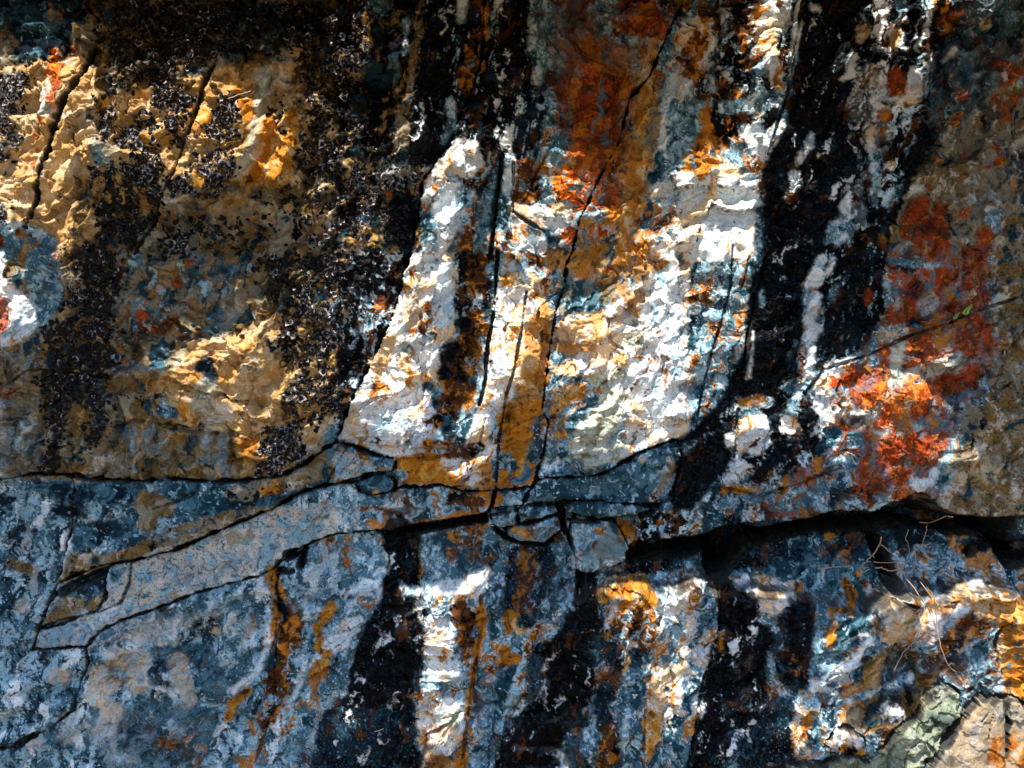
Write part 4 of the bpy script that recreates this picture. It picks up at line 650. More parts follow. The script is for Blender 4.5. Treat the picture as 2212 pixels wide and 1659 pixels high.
# ------------------------------------------------------------ where sunlight gets through the leaves
LIT = np.zeros((NV, NU), f32)
def lit(t, s, amp=9, on=1.0, soft=4, dens=None):
    b, d = sd(t, s, 30); m = ss(soft, -soft, d + amp * (.8 * NB[b] + .5 * NC[b]))
    if dens is not None: m = m * (M2[b] + M4[b] > dens)
    LIT[b] = LIT[b] * (1 - m) + on * m
for s in ('a 0,475 200,440 330,430 560,380 640,470 630,700 740,690 880,640 960,580 1040,560 1280,560 1320,640 1400,500 1380,660 1500,600 1560,720 1650,740 1700,860 1790,880 1800,960 1930,960 1900,1100 1840,1240 1740,1300 1700,1130 1450,1250 1080,1310 1050,1260 760,1130 500,1180 400,1380 620,1400 600,1560 450,1659 420,1500 330,1440 260,1300 180,1480 0,1440',
          'a 0,1440 60,1450 160,1600 0,1659', 'd 0,0 60,0 80,150 260,330 280,460 240,560 110,600 60,640 0,640', 'd 440,100 540,100 560,300 460,360', 'd 450,20 520,10 510,80 450,70',
          'd 960,900 1000,830 1060,780 1090,690 1150,720 1200,660 1290,570 1390,600 1530,500 1640,430 1760,420 1900,440 1860,560 1750,600 1700,680 1600,760 1700,740 1720,860 1620,920 1520,960 1480,1000 1280,1000 1230,1080 1180,1070 1190,930 1250,900 1260,800 1200,860 1080,890',
          'd 1850,150 1960,180 2080,260 2000,420 1900,420', 'd 2100,60 2203,40 2203,700 2050,900 2000,1150 1950,1260 1850,1340 1720,1380 1620,1400 1700,1160 1850,1000 1800,800 1920,640 2050,540 2120,300',
          'a 1880,250 1960,260 2000,360 1900,460 1860,380', 'a 2060,440 2200,400 2200,700 2080,620', 'a 1920,860 2203,840 2203,1120 2060,1180 1950,1060', 'a 1950,1440 2080,1360 2180,1400 2060,1560 1960,1580', 'a 880,40 940,10 960,70 900,90', 'd 1500,1120 1640,1160 1680,1380 1600,1400 1520,1250',
          'b 0,420 120,400 260,470 220,540 0,520', 'b 0,1000 220,1000 250,1120 50,1180', 'b 300,1060 540,1060 480,1180 350,1280 280,1200', 'b 0,1600 120,1540 230,1500 240,1600 100,1659',
          'b 560,1200 640,1060 720,900 880,920 950,1000 960,1060 860,1150 960,1180 880,1220 760,1200 560,1310', 'b 700,1380 820,1340 840,1420 760,1500 740,1659 540,1659 620,1540', 'b 1040,1020 1200,1000 1210,1080 1120,1160 1060,1180', 'b 950,1000 1020,1000 1000,1100 930,1120',
          'b 1120,1340 1240,1290 1330,1310 1430,1130 1560,1200 1620,1260 1540,1340 1500,1440 1640,1420 1780,1390 1860,1450 1760,1500 1640,1520 1540,1560 1400,1570 1300,1500 1330,1659 1000,1659 1080,1420', 'b 1940,1230 2203,1150 2203,1240 2000,1270', 'b 2030,1500 2203,1440 2203,1659 1900,1659',
          'e 0,0 120,0 80,80 0,160', 'e 560,20 720,0 760,120 700,260 720,340 620,380 560,500 640,640 720,560 720,620 640,760 560,860 640,960 600,1080 540,1160 600,1220 560,1280 380,1280 100,1200 20,1160 90,960 210,740 330,480 400,320 480,200',
          'e 940,380 1060,0 1330,0 1330,100 1220,210 1340,270 1350,420 1330,600 1320,820 1180,920 1070,960 1000,1080 960,1180 980,1260 880,1460 760,1480 660,1330 780,1250 900,1060 900,950 940,780', 'e 830,380 900,400 900,500 830,440', 'e 820,530 900,560 860,640', 'e 700,830 820,860 760,930 640,880',
          'e 1370,400 1500,420 1640,370 1700,200 1850,150 1900,60 2050,0 2203,0 2203,1130 2000,1210 1860,1260 1640,1340 1500,1330 1460,1200 1560,1040 1690,960 1700,880 1560,850 1400,900 1340,1000 1320,980 1350,720',
          'e 210,1490 280,1490 290,1520 220,1520', 'e 90,1590 160,1590 150,1650 90,1650', 'e 1880,1290 1930,1270 1960,1300 1900,1320', 'e 2060,1270 2160,1270 2160,1380 2070,1380', 'd 1850,1390 1920,1390 1910,1420 1850,1420',
          'c 0,1180 120,1130 250,1000 480,1040 500,1180 490,1659 0,1659', 'c 430,40 740,-60 760,200 720,420 650,600 620,560 400,560 420,320 480,250', 'c 380,760 500,860 660,780 660,900 580,1040 440,1030 400,900', 'c 1110,210 1240,210 1240,290 1130,320', 'c 1300,160 1420,130 1400,340 1290,330', 'c 780,60 860,60 860,130 780,110',
          'c 1660,110 1790,100 1780,170 1680,160', 'c 1780,200 1950,160 1920,230 1800,230', 'c 1650,370 1740,340 1760,420 1600,490', 'c 1530,380 1590,360 1580,600 1530,640', 'c 1440,430 1520,430 1510,480 1450,480', 'c 1290,440 1420,430 1430,500 1370,620 1330,620 1290,540', 'c 990,380 1110,370 1110,480 1000,560 960,500', 'c 760,880 860,860 820,1000 740,1080 740,980', 'c 850,960 1000,930 860,1030', 'c 660,1240 960,1240 940,1320 680,1310', 'c 1100,1340 1180,1340 1150,1420 1090,1420', 'c 980,1600 1130,1560 1080,1620', 'c 1280,1040 1360,1040 1340,1120 1270,1110',
          'f 0,-20 490,-20 480,300 440,480 400,700 330,800 230,950 130,1080 0,1150', 'f 460,600 780,560 760,740 640,800 450,800', 'f 360,1010 540,980 580,1100 560,1290 480,1320 300,1280', 'f 640,1060 760,1000 880,1120 860,1200 660,1180', 'f 800,960 870,760 1000,690 1040,760 1060,830 1250,830 1350,840 1400,860 1440,820 1560,820 1640,880 1600,960 1460,1000 1400,1080 1260,1120 1180,1180 1040,1160 900,1090',
          'f 900,1280 1100,1180 1160,1240 1080,1340 940,1340', 'f 1300,1400 1360,1380 1470,1400 1440,1480 1320,1520', 'f 1640,1370 1740,1280 1860,1320 1940,1400 1860,1460 1680,1460', 'f 1450,560 1500,540 1500,640 1440,640', 'f 1670,500 1740,500 1730,560 1680,550', 'f 1730,430 1800,420 1790,470 1730,460', 'f 260,1440 400,1400 380,1480 270,1480', 'f 1550,1350 1640,1340 1620,1400 1540,1390', 'f 1960,1420 2030,1410 2020,1460 1960,1460',
          'h 1880,230 1940,220 1930,290 1880,290', 'h 1990,70 2040,70 2040,110', 'h 60,590 100,540 200,490 320,480 560,490 660,470 810,460 900,390 1010,400 960,480 900,570 880,660 840,640 820,540 560,570 420,590 330,540 200,570 80,620', 'h 50,740 200,735 200,765 60,775', 'h 1060,650 1140,640 1180,720 1180,820 1070,800', 'h 1200,720 1360,630 1400,690 1210,820',
          'h 1620,580 1680,480 1800,470 1950,480 2000,540 2160,520 2260,380 2300,500 2160,640 2040,720 1960,700 1850,760 1760,720 1780,630 1700,620', 'h 1700,660 1760,650 1740,760 1680,780', 'h 400,720 600,760 520,860 420,840', 'h 520,870 640,860 640,940 560,930', 'h 640,700 760,680 740,740 640,760', 'h 660,1010 740,1010 730,1050 680,1050', 'h 500,1160 620,1130 640,1200 740,1240 820,1240 800,1400 760,1500 640,1540 520,1560 520,1530 640,1480 560,1400 640,1300 560,1300', 'h 1930,1000 2120,960 2110,1060 2010,1080', 'h 1930,1180 2120,1190 2060,1260 1960,1280', 'h 1930,1380 1980,1400 1950,1520', 'h 1920,1580 2000,1560 1990,1659 1920,1659', 'h 1500,830 1640,840 1660,900 1540,890', 'h 160,1180 340,1130 420,1160 200,1240', 'h -40,1400 200,1380 200,1420 0,1440', 'g 2060,1260 2180,1200 2150,1300 2050,1330', 'h 2100,1590 2180,1580 2180,1620 2100,1620',
          'i 0,560 100,410 200,420 260,500 260,640 180,620 100,600 0,640', 'i 90,960 240,760 230,840 200,960 120,1030', 'i 260,740 300,740 290,880 250,880', 'i 380,470 480,460 620,520 800,500 800,560 700,600 560,660 500,640', 'i 350,860 460,800 470,880 400,960', 'i 1230,610 1320,500 1440,500 1600,570 1760,480 1900,440 2100,500 2203,540 3000,560 3000,1230 2203,1220 2000,1160 1960,1060 2000,940 1980,820 1880,820 1860,700 1700,760 1640,880 1480,880 1360,860 1240,840', 'i 1220,780 1240,860 1160,900 1130,1010 1050,1050 900,1140 980,1160 960,1170 800,1110 830,1080 1010,1000 1080,880', 'i 1160,1040 1230,1030 1220,1120 1170,1120', 'i 730,1240 860,1220 860,1280 760,1300', 'i 720,1410 860,1500 860,1580 740,1560', 'i 920,1440 1000,1380 1080,1370 960,1500', 'i 1000,1490 1150,1500 1140,1540 1000,1540', 'i 1290,1270 1390,1240 1400,1310 1310,1320', 'i 200,1280 300,1270 290,1330 210,1330', 'i 380,1240 480,1220 460,1280 390,1290',
          'i 1300,1520 1290,1470 1350,1370 1480,1300 1480,1360 1400,1400 1330,1500', 'i 1500,1290 1560,1180 1680,1110 1730,1150 1720,1240 1640,1330 1560,1300', 'i 850,1570 1080,1520 1150,1560 1000,1640 850,1620', 'i 1150,1550 1240,1500 1260,1570', 'i 1460,1720 1590,1520 1840,1160 2080,1160 2600,1400 2600,2200 1500,2200'):
    lit(s[0], s[2:])
for t, s, dn in (('e', '-60,0 400,0 260,500 60,900 -60,1000', .1), ('h', '540,560 900,600 850,1100 540,1100', .1), ('h', '2000,760 2203,700 2203,1659 1980,1659', .12), ('i', '0,640 230,640 180,1000 0,1200', .1), ('b', '1200,-40 2203,-40 2100,900 1500,1000 1250,700', .42), ('f', '1100,800 1900,700 1700,1300 1000,1500', .22), ('i', '850,1000 1500,900 1900,1000 1900,1150 1500,1250 900,1400', .2), ('c', '1180,-60 2203,-60 2203,260 1900,330 1620,260 1560,340 1250,200', .12), ('a', '400,40 1100,0 1400,300 900,420', .34), ('i', '1300,1500 1500,1260 1680,1120 1700,1300 1600,1500 1450,1700 850,1700 700,1600 1080,1540', -.05), ('c', '800,800 1000,900 900,1400 660,1400', .22), ('f', '300,1000 860,1100 800,1400 200,1500', .16), ('h', '350,1100 520,1150 400,1500 0,1600 0,1200', .22), ('h', '1650,760 2203,800 2203,1659 1900,1600', .2), ('i', '0,1000 850,1100 850,1600 0,1659', .24), ('b', '0,0 560,0 560,1659 0,1659', .28)):
    lit(t, s, 9, 1.0, 4, dn)
for s in ('i 1240,620 1420,500 1640,600 1800,560 1860,700 1640,860 1300,860', 'i 1900,440 2203,520 2300,900 2203,1220 1990,1120 2000,800 1900,680'): lit(s[0], s[2:], 12)
for s in ('a 640,500 720,700 660,700', 'a 1230,700 1290,700 1180,960 1100,960', 'd 1260,790 1290,720 1400,700 1400,800 1320,830', 'd 1410,870,44', 'e 840,640 760,800 640,720 700,560 760,400 830,380', 'e 1540,520 1700,560 1690,620 1400,600 1420,560', 'e 1640,860 1560,900 1480,880 1620,820', 'e 1380,640 1460,650 1400,700', 'f 0,260 200,230 170,280 60,300', 'f 60,700 160,720 130,800 80,780', 'i 1720,590,60', 'i 1850,900,40 1850,1200,50', 'e 430,600,30'):
    lit(s[0], s[2:], 7, 0.0)
for t, s, dn in (('a', '860,560 1400,480 1960,700 1960,1200 1700,1320 1000,1320 700,1150 640,800', -.12), ('a', '1900,200 2203,380 2203,1250 1900,1200', .06), ('d', '1750,100 2203,40 2203,1100 1850,1350 1650,1300 1750,700', .04)):
    b, d = sd(t, s, 20); LIT[b] *= 1 - ss(3, -3, d) * (M2[b] + M3[b] < dn)
# outside the photographed part: the same kind of dapple, from noise
OUT = np.maximum(np.maximum(-U, U - 2500), np.maximum(-V, V - 1875))
LIT = np.where(OUT > 30, np.maximum(LIT * (OUT < 110), (fbm(U / 260, V / 260, 3, 171) > .22).astype(f32)), LIT)

# ------------------------------------------------------------ frilly lichens: how thickly they grow
DEN = np.zeros((NV, NU), f32)
for t, s, k_ in (('a', '40,480 240,440 260,520 200,700 200,900 60,1080 -60,1100 -60,600', .8), ('a', '-20,1280 100,1280 150,1400 40,1450 -20,1400', .8), ('a', '640,640 900,760 1060,860 1040,1040 900,1050 760,960 640,800', .95), ('a', '1000,560 1280,540 1260,700 1200,960 1060,960 1080,800 1000,640', .9),
    ('a', '1380,600 1500,620 1560,760 1540,880 1400,960 1290,900 1380,780', .9), ('a', '1280,1000 1500,900 1520,1100 1400,1260 1120,1300 1080,1160 1200,1120', .8), ('a', '1940,200 2203,300 2203,640 1940,560 1900,420', .6), ('a', '1920,860 2203,860 2203,1250 1980,1180 1900,1020', .7),
    ('a', '560,1100 760,1040 1040,1060 1080,1320 960,1480 860,1659 560,1659 640,1400 560,1240', .9), ('a', '640,500 900,520 900,620 700,680', .7), ('a', '400,60 2203,0 2203,420 1960,360 1700,420 1400,360 1280,560 900,560 660,420 620,300 700,180', .75), ('a', '1950,420 2203,420 2203,860 1950,860', .8), ('a', '1600,1250 2203,1180 2203,1659 2000,1620 1900,1400', .5), ('a', '1740,660 1860,640 1840,860 1740,860', .35), ('a', '1100,1380 1700,1400 1800,1500 1500,1659 1000,1659', .45),
    ('d', '540,0 860,0 820,200 760,400 800,560 740,700 720,800 740,1060 640,1240 560,1160 600,1000 480,900 420,1380 280,1400 340,1200 300,900 280,760 350,640 330,480 560,380', .9), ('d', '1640,0 2203,0 2203,620 2100,640 1960,620 1900,420 1800,330 1680,260', .65), ('d', '1760,400 1900,440 2200,640 2203,900 1960,760 1800,640', .75), ('d', '1860,760 2203,700 2203,1000 1960,1100 1850,1000', .7), ('d', '1680,1100 1940,1040 1930,1250 1800,1400 1640,1440 1660,1240', .95), ('d', '1470,1530 1640,1530 1640,1560 1480,1580', .8), ('d', '440,10 580,10 570,120 450,130', .5), ('d', '460,210 580,240 560,380 460,360', .8),
    ('b', '0,0 200,0 200,400 330,520 220,600 200,900 480,1000 560,1200 380,1250 520,1500 300,1659 0,1659', .5), ('e', '0,0 300,0 260,300 60,600 100,860 0,1060', .45)):
    b, d = sd(t, s, 20); DEN[b] = np.maximum(DEN[b], k_ * ss(16, -22, d + 24 * WARP[b]))
DEN *= ss(-.32, .05, M2 * .6 + M1 * .6)
DEN = np.where((OUT > 0) & (U < 900) & (V < 1150), ss(.0, .25, M1) * .5, DEN)
# dark thin crust between the frilly lichens
m = ss(.25, .7, DEN) * ss(-.3, -.05, M3) * .92
COLR = COLR * (1 - m[..., None]) + C['K'] * m[..., None]
COLR *= (1 + .22 * pn(U / 3.3, V / 4.1, 161) + .20 * M3 + .45 * M1)[..., None]
COLR[RID == 18] *= .62
COLR = np.clip(COLR, .003, .9)
# ------------------------------------------------------------ materials
def mat(name, rough=.85, col=None, attr=None, bump_d=0.0, bump_s=400, spec=.3, trans=0):
    m = bpy.data.materials.new(name); m.use_nodes = True; n = m.node_tree; p = n.nodes["Principled BSDF"]
    p.inputs["Roughness"].default_value = rough; p.inputs["Specular IOR Level"].default_value = spec
    if attr:
        a = n.nodes.new("ShaderNodeAttribute"); a.attribute_name = attr; src = a.outputs["Color"]
    else:
        rgb = n.nodes.new("ShaderNodeRGB"); rgb.outputs[0].default_value = (*col, 1); src = rgb.outputs[0]
    tc = n.nodes.new("ShaderNodeTexCoord"); nz = n.nodes.new("ShaderNodeTexNoise"); nz.inputs["Scale"].default_value = bump_s; nz.inputs["Detail"].default_value = 4; nz.inputs["Roughness"].default_value = .7
    n.links.new(tc.outputs["Object"], nz.inputs["Vector"])
    mr = n.nodes.new("ShaderNodeMapRange"); mr.inputs[1].default_value = .25; mr.inputs[2].default_value = .75; mr.inputs[3].default_value = .66; mr.inputs[4].default_value = 1.34
    n.links.new(nz.outputs[0], mr.inputs[0])
    vm = n.nodes.new("ShaderNodeVectorMath"); vm.operation = 'SCALE'; n.links.new(src, vm.inputs[0]); n.links.new(mr.outputs[0], vm.inputs["Scale"]); n.links.new(vm.outputs[0], p.inputs["Base Color"])
    if bump_d:
        bp = n.nodes.new("ShaderNodeBump"); bp.inputs["Distance"].default_value = bump_d; bp.inputs["Strength"].default_value = 1
        n.links.new(nz.outputs[0], bp.inputs["Height"]); n.links.new(bp.outputs[0], p.inputs["Normal"])
    if attr == 'col' and name == 'lichened_rock':
        g = n.nodes.new("ShaderNodeAttribute"); g.attribute_name = 'gloss'
        for inp, lo, hi in (("Roughness", .9, .45), ("Specular IOR Level", .08, .055)):
            q = n.nodes.new("ShaderNodeMapRange"); q.inputs[3].default_value = lo; q.inputs[4].default_value = hi
            n.links.new(g.outputs["Fac"], q.inputs[0]); n.links.new(q.outputs[0], p.inputs[inp])
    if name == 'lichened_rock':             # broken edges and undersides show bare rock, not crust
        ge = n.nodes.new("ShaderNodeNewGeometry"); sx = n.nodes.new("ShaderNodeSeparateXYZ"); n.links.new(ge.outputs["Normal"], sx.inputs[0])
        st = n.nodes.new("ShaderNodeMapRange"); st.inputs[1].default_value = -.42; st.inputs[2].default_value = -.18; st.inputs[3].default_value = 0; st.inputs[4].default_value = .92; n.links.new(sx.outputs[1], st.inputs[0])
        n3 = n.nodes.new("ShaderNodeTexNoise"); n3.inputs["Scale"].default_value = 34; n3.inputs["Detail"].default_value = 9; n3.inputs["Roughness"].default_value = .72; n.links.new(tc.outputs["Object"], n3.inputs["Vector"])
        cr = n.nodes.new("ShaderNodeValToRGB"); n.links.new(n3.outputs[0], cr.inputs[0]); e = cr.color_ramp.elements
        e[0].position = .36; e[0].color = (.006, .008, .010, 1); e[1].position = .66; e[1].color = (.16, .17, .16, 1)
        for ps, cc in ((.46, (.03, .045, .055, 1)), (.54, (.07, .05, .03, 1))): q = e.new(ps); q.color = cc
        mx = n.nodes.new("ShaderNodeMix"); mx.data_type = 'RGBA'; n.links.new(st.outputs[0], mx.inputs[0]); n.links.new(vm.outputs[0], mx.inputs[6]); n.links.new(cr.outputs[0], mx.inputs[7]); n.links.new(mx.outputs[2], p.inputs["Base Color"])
    if trans: p.inputs["Transmission Weight"].default_value = 0; p.inputs["Subsurface Weight"].default_value = 0
    return m
M_ROCK = mat('lichened_rock', attr='col', bump_d=.0009, bump_s=330)
M_LICH = mat('frilly_lichen', .5, attr='col', spec=.12)
M_TWIG = mat('dry_root', .8, (.38, .25, .15), bump_d=.0005, bump_s=700)
M_LEAF = mat('leaf', .6, (.06, .11, .025)); M_FERN = mat('fern_green', .6, (.18, .48, .06)); M_STRAW = mat('straw', .7, (.55, .47, .33))
M_BARK = mat('bark', .9, (.12, .085, .06), bump_d=.006, bump_s=60); M_GROUND = mat('forest_soil', .95, (.16, .12, .08), bump_d=.02, bump_s=14)

def link(name, V_, F, m, parent=None, smooth=True, col=None, gloss=None):
    me = bpy.data.meshes.new(name); V_ = np.asarray(V_, f32); F = np.asarray(F, np.int32)
    me.vertices.add(len(V_)); me.vertices.foreach_set('co', V_.ravel())
    k = F.shape[1]; me.loops.add(F.size); me.loops.foreach_set('vertex_index', F.ravel())
    me.polygons.add(len(F)); me.polygons.foreach_set('loop_start', np.arange(0, F.size, k, dtype=np.int32)); me.polygons.foreach_set('loop_total', np.full(len(F), k, np.int32))
    me.update(calc_edges=True)
    if smooth: me.polygons.foreach_set('use_smooth', np.ones(len(F), bool))
    if col is not None:
        a = me.attributes.new('col', 'FLOAT_COLOR', 'POINT'); c = np.ones((len(V_), 4), f32); c[:, :3] = col; a.data.foreach_set('color', c.ravel())
    if gloss is not None:
        a = me.attributes.new('gloss', 'FLOAT', 'POINT'); a.data.foreach_set('value', np.asarray(gloss, f32))
    me.materials.append(m); o = bpy.data.objects.new(name, me); COL.objects.link(o); o.parent = parent
    return o
def tag(o, label=None, cat=None, group=None, kind=None):
    for k, v in (('label', label), ('category', cat), ('group', group), ('kind', kind)):
        if v: o[k] = v
    return o
PX = (U / 1000 - 1.25).astype(f32); PZ = (CZ + (937.5 - V) / 1000).astype(f32)
def sheet(name, fm, lift, back, parent=None, m=M_ROCK):
    """the faces of fm as one solid piece, its rim carried back by `back` metres"""
    jj, ii = np.nonzero(fm)
    a = jj * NU + ii; F = np.stack([a, a + NU, a + NU + 1, a + 1], 1)
    used = np.unique(F); inv = np.full(NU * NV, -1, np.int64); inv[used] = np.arange(len(used)); F = inv[F]
    y = -(HH.ravel()[used] / 1000) - (lift if np.isscalar(lift) else lift.ravel()[used])
    Vt = np.stack([PX.ravel()[used], y, PZ.ravel()[used]], 1)
    E = np.concatenate([F[:, [0, 1]], F[:, [1, 2]], F[:, [2, 3]], F[:, [3, 0]]]); N = len(used)
    key = np.minimum(E[:, 0], E[:, 1]) * N + np.maximum(E[:, 0], E[:, 1])
    _, idx, cnt = np.unique(key, return_index=True, return_counts=True); B = E[idx[cnt == 1]]
    bv = np.unique(B); bi = np.full(N, -1, np.int64); bi[bv] = np.arange(len(bv)) + N
    Bk = Vt[bv].copy()
    if back > .05: Bk[:, 1] = np.maximum(Bk[:, 1] + .02, back)
    else: Bk[:, 1] += back
    F = np.concatenate([F, np.stack([B[:, 1], B[:, 0], bi[B[:, 0]], bi[B[:, 1]]], 1)])
    c = COLR.reshape(-1, 3)[used]; g = GLOSS.ravel()[used]
    return link(name, np.concatenate([Vt, Bk]), F, m, parent, True, np.concatenate([c, c[bv - 0]]), np.concatenate([g, g[bv]]))
FR = RID[:-1, :-1]
LAB0 = 'lower rock face with black and rust streaks and a sunlit shelf, below the slabs'
CATS = {'rock_outcrop': 'rock face', 'rock_slab': 'rock slab', 'rock_block': 'rock block', 'pebble': 'pebble', 'rock': 'rock', 'boulder': 'boulder'}
OB = []
for k, (nm, lb, *_r) in enumerate(REG):
    o = sheet(nm, FR == k, 0.0, .55); OB.append(tag(o, lb or LAB0, CATS[nm]))
def soft(a, n=2):
    for _ in range(n): a = (a + np.roll(a, 1, 0) + np.roll(a, -1, 0) + np.roll(a, 1, 1) + np.roll(a, -1, 1)) / 5
    return a
rust = soft(CR['rust']); orng = soft(CR['orange']); blk = soft(CR['black'], 4)
GR = (.0012 + .0007 * (1 + pn(U / 5, V / 5, 181))).astype(f32)
def crust(name, k, field, x0, y0, x1, y1, label=None, th=.5, most=5):
    fm = (FR == k) & (field[:-1, :-1] > th) & (U[:-1, :-1] > x0) & (U[:-1, :-1] < x1) & (V[:-1, :-1] > y0) & (V[:-1, :-1] < y1)
    lab = np.zeros(fm.shape, np.int32); jj, ii = np.nonzero(fm); cells = {}
    for q, c in enumerate(zip((jj // 3).tolist(), (ii // 3).tolist())): cells.setdefault(c, []).append(q)
    seen = set(); comps = []
    for c in cells:
        if c in seen: continue
        st = [c]; seen.add(c); mem = []
        while st:
            a, b_ = st.pop(); mem += cells[(a, b_)]
            for e in ((a + 1, b_), (a - 1, b_), (a, b_ + 1), (a, b_ - 1), (a + 1, b_ + 1), (a - 1, b_ - 1), (a + 1, b_ - 1), (a - 1, b_ + 1)):
                if e in cells and e not in seen: seen.add(e); st.append(e)
        comps.append(mem)
    comps.sort(key=len, reverse=True)
    for mem in comps[:most]:
        if len(mem) < 90: break
        f2_ = np.zeros(fm.shape, bool); f2_[jj[mem], ii[mem]] = True
        o = sheet(name, f2_, GR, .003, OB[k]); tag(o, label)
crust('orange_lichen', 4, orng + rust, -100, 100, 250, 460, 'bright orange lichen beside the dark crack')
crust('orange_lichen', 4, orng + rust, -100, 460, 100, 1200, 'orange lichen at the left edge')
crust('orange_lichen', 4, orng + rust, 100, 600, 500, 900, 'small orange lichen dots in the shade')
crust('black_crust', 4, blk, 600, -100, 1240, 620)
crust('black_crust', 5, blk, 1000, -100, 1300, 700); crust('black_crust', 5, blk, 900, 700, 1250, 1000)
crust('rust_lichen', 5, rust, 1250, 0, 1700, 700, 'dark rust red lichen on the left of the leaning crack'); crust('orange_lichen', 5, orng, 1200, 380, 1500, 620, 'orange lichen lit by the sun')
crust('rust_lichen', 6, rust, 1250, -60, 1900, 800, 'rust red lichen right of the leaning crack'); crust('orange_lichen', 6, orng, 1300, 380, 1700, 620)
crust('black_crust', 6, blk, 1660, -60, 2120, 1300); crust('rust_lichen', 6, rust, 2100, 0, 2540, 500, 'small rust red spots'); crust('rust_lichen', 6, rust, 2000, 500, 2540, 1260, 'large rust red lichen patches')
crust('orange_lichen', 6, orng, 1950, 600, 2540, 1260, 'orange lichen in the sun, its glow painted into the colour')
crust('black_crust', 0, blk, 820, 1250, 1120, 2000); crust('black_crust', 0, blk, 1180, 1380, 1560, 2000); crust('black_crust', 0, blk, 1600, 1400, 2000, 2000)
crust('orange_lichen', 18, orng + .5 * soft(CR['rust']), 2300, 1700, 2700, 2000, 'bright orange lichen spots')

# ------------------------------------------------------------ frilly lichens on the left face
def at(u, v): return max(0, min(NV - 1, int(np.searchsorted(va, v)))), max(0, min(NU - 1, int(np.searchsorted(ua, u))))
LV, LF, LC = [], [], []
def thallus(u, v, r, light):
    j, i = at(u, v); y0 = -HH[j, i] / 1000 - r * .25
    k2 = at(u, v - 8); slope = (HH[j, i] - HH[k2]) / 8
    n = Vector((rnd.gauss(0, .45), -1, rnd.gauss(.1, .4))).normalized(); t1 = n.orthogonal().normalized(); t1 = Matrix.Rotation(rnd.random() * 6.3, 3, n) @ t1; t2 = n.cross(t1)
    base = len(LV); S = 9; c = Vector((u / 1000 - 1.25, y0, CZ + (937.5 - v) / 1000))
    LV.append(c + n * r * (.2 if light else .38)); LC.append((.004, .004, .006))
    ph = rnd.random() * 6
    for q, (rr, hh) in enumerate(((.55, .25 if light else .3), (1.0, .0))):
        for s in range(S):
            a = 6.283 * s / S; w_ = rr * (1 + (.28 * math.sin(3 * a + ph) + rnd.uniform(-.25, .25)) * q)
            h = hh + (rnd.uniform(.05, .75) if light and q else (rnd.uniform(-.3, .0) if q else rnd.uniform(-.08, .08)))
            LV.append(c + t1 * (math.cos(a) * r * w_) + t2 * (math.sin(a) * r * w_) + n * (r * h))
            g = (rnd.choice((.012, .03, .10, .34, .62)) if light else rnd.choice((.004, .006, .012, .05))) if q else .004  # rims paler in sun patches, their glint put into the colour
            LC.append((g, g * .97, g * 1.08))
    for s in range(S):
        e = (s + 1) % S
        LF.append((base, base + 1 + s, base + 1 + e, base + 1 + e)); LF.append((base + 1 + s, base + 1 + S + s, base + 1 + S + e, base + 1 + e))
n = 0
for _ in range(90000):
    u = rnd.uniform(-300, 1130); v = rnd.uniform(-200, 1215)
    j, i = at(u, v)
    if rnd.random() > DEN[j, i] * .52 or RID[j, i] not in (4, 3): continue
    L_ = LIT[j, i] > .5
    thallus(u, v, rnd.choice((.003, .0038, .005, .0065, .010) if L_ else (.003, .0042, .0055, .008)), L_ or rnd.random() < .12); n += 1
    if n > 20000: break
print('thalli', n)
LF3 = [f[:3] for f in LF if f[2] == f[3]]; LF4 = [(f[0], f[1], f[2]) for f in LF if f[2] != f[3]] + [(f[0], f[2], f[3]) for f in LF if f[2] != f[3]]
o = link('frilly_lichen', LV, LF3 + LF4, M_LICH, OB[4], True, np.array(LC, f32)); o['kind'] = 'stuff'; o['label'] = 'frilly black and silver grey lichens, rims painted paler in the sun'

# ------------------------------------------------------------ roots, straws and the fern
def tube(P, R, m, name, parent=None, S=6, seed=0):
    rr = random.Random(seed); Q = []
    for k in range(len(P) - 1):
        for s in range(4):
            t = s / 4; Q.append((P[k].lerp(P[k + 1], t) + Vector((rr.gauss(0, 1), rr.gauss(0, 1), rr.gauss(0, 1))) * .0009 * (1 if s else 0), R[k] + (R[k + 1] - R[k]) * t))
    Q.append((P[-1], R[-1])); Vt = []; F = []
    for k, (p, r) in enumerate(Q):
        d = (Q[min(k + 1, len(Q) - 1)][0] - Q[max(k - 1, 0)][0]).normalized(); a = d.orthogonal().normalized(); b_ = d.cross(a)
        for s in range(S):
            Vt.append(p + (a * math.cos(6.283 * s / S) + b_ * math.sin(6.283 * s / S)) * r)
        if k: F += [((k - 1) * S + s, (k - 1) * S + (s + 1) % S, k * S + (s + 1) % S, k * S + s) for s in range(S)]
    return Vt, F
def join(tubes):
    Vt, F = [], []
    for v_, f_ in tubes:
        n_ = len(Vt); Vt += v_; F += [tuple(i + n_ for i in q) for q in f_]
    return Vt, F
def wallpt(t, s, off):
    out = []
    for p in pts(t, s):
        j, i = at(p[0], p[1]); h = max(HH[max(j - 12, 0):j + 12, max(i - 12, 0):i + 12].max(), -40) if off is not None else 0
        out.append(Vector((p[0] / 1000 - 1.25, -h / 1000 - (off or 0), CZ + (937.5 - p[1]) / 1000)))
    return out
def root(label, groups):
    tb = []
    for s, off, r0, r1 in groups:
        P = wallpt('i', s, off + .012); n_ = len(P); tb.append(tube(P, [1.1 * r0 + 1.1 * (r1 - r0) * k / (n_ - 1) for k in range(n_)], None, '', seed=len(tb)))
    Vt, F = join(tb); tag(link('dry_root', Vt, F, M_TWIG), label, 'root', 'dry roots hanging from the dark overhang')
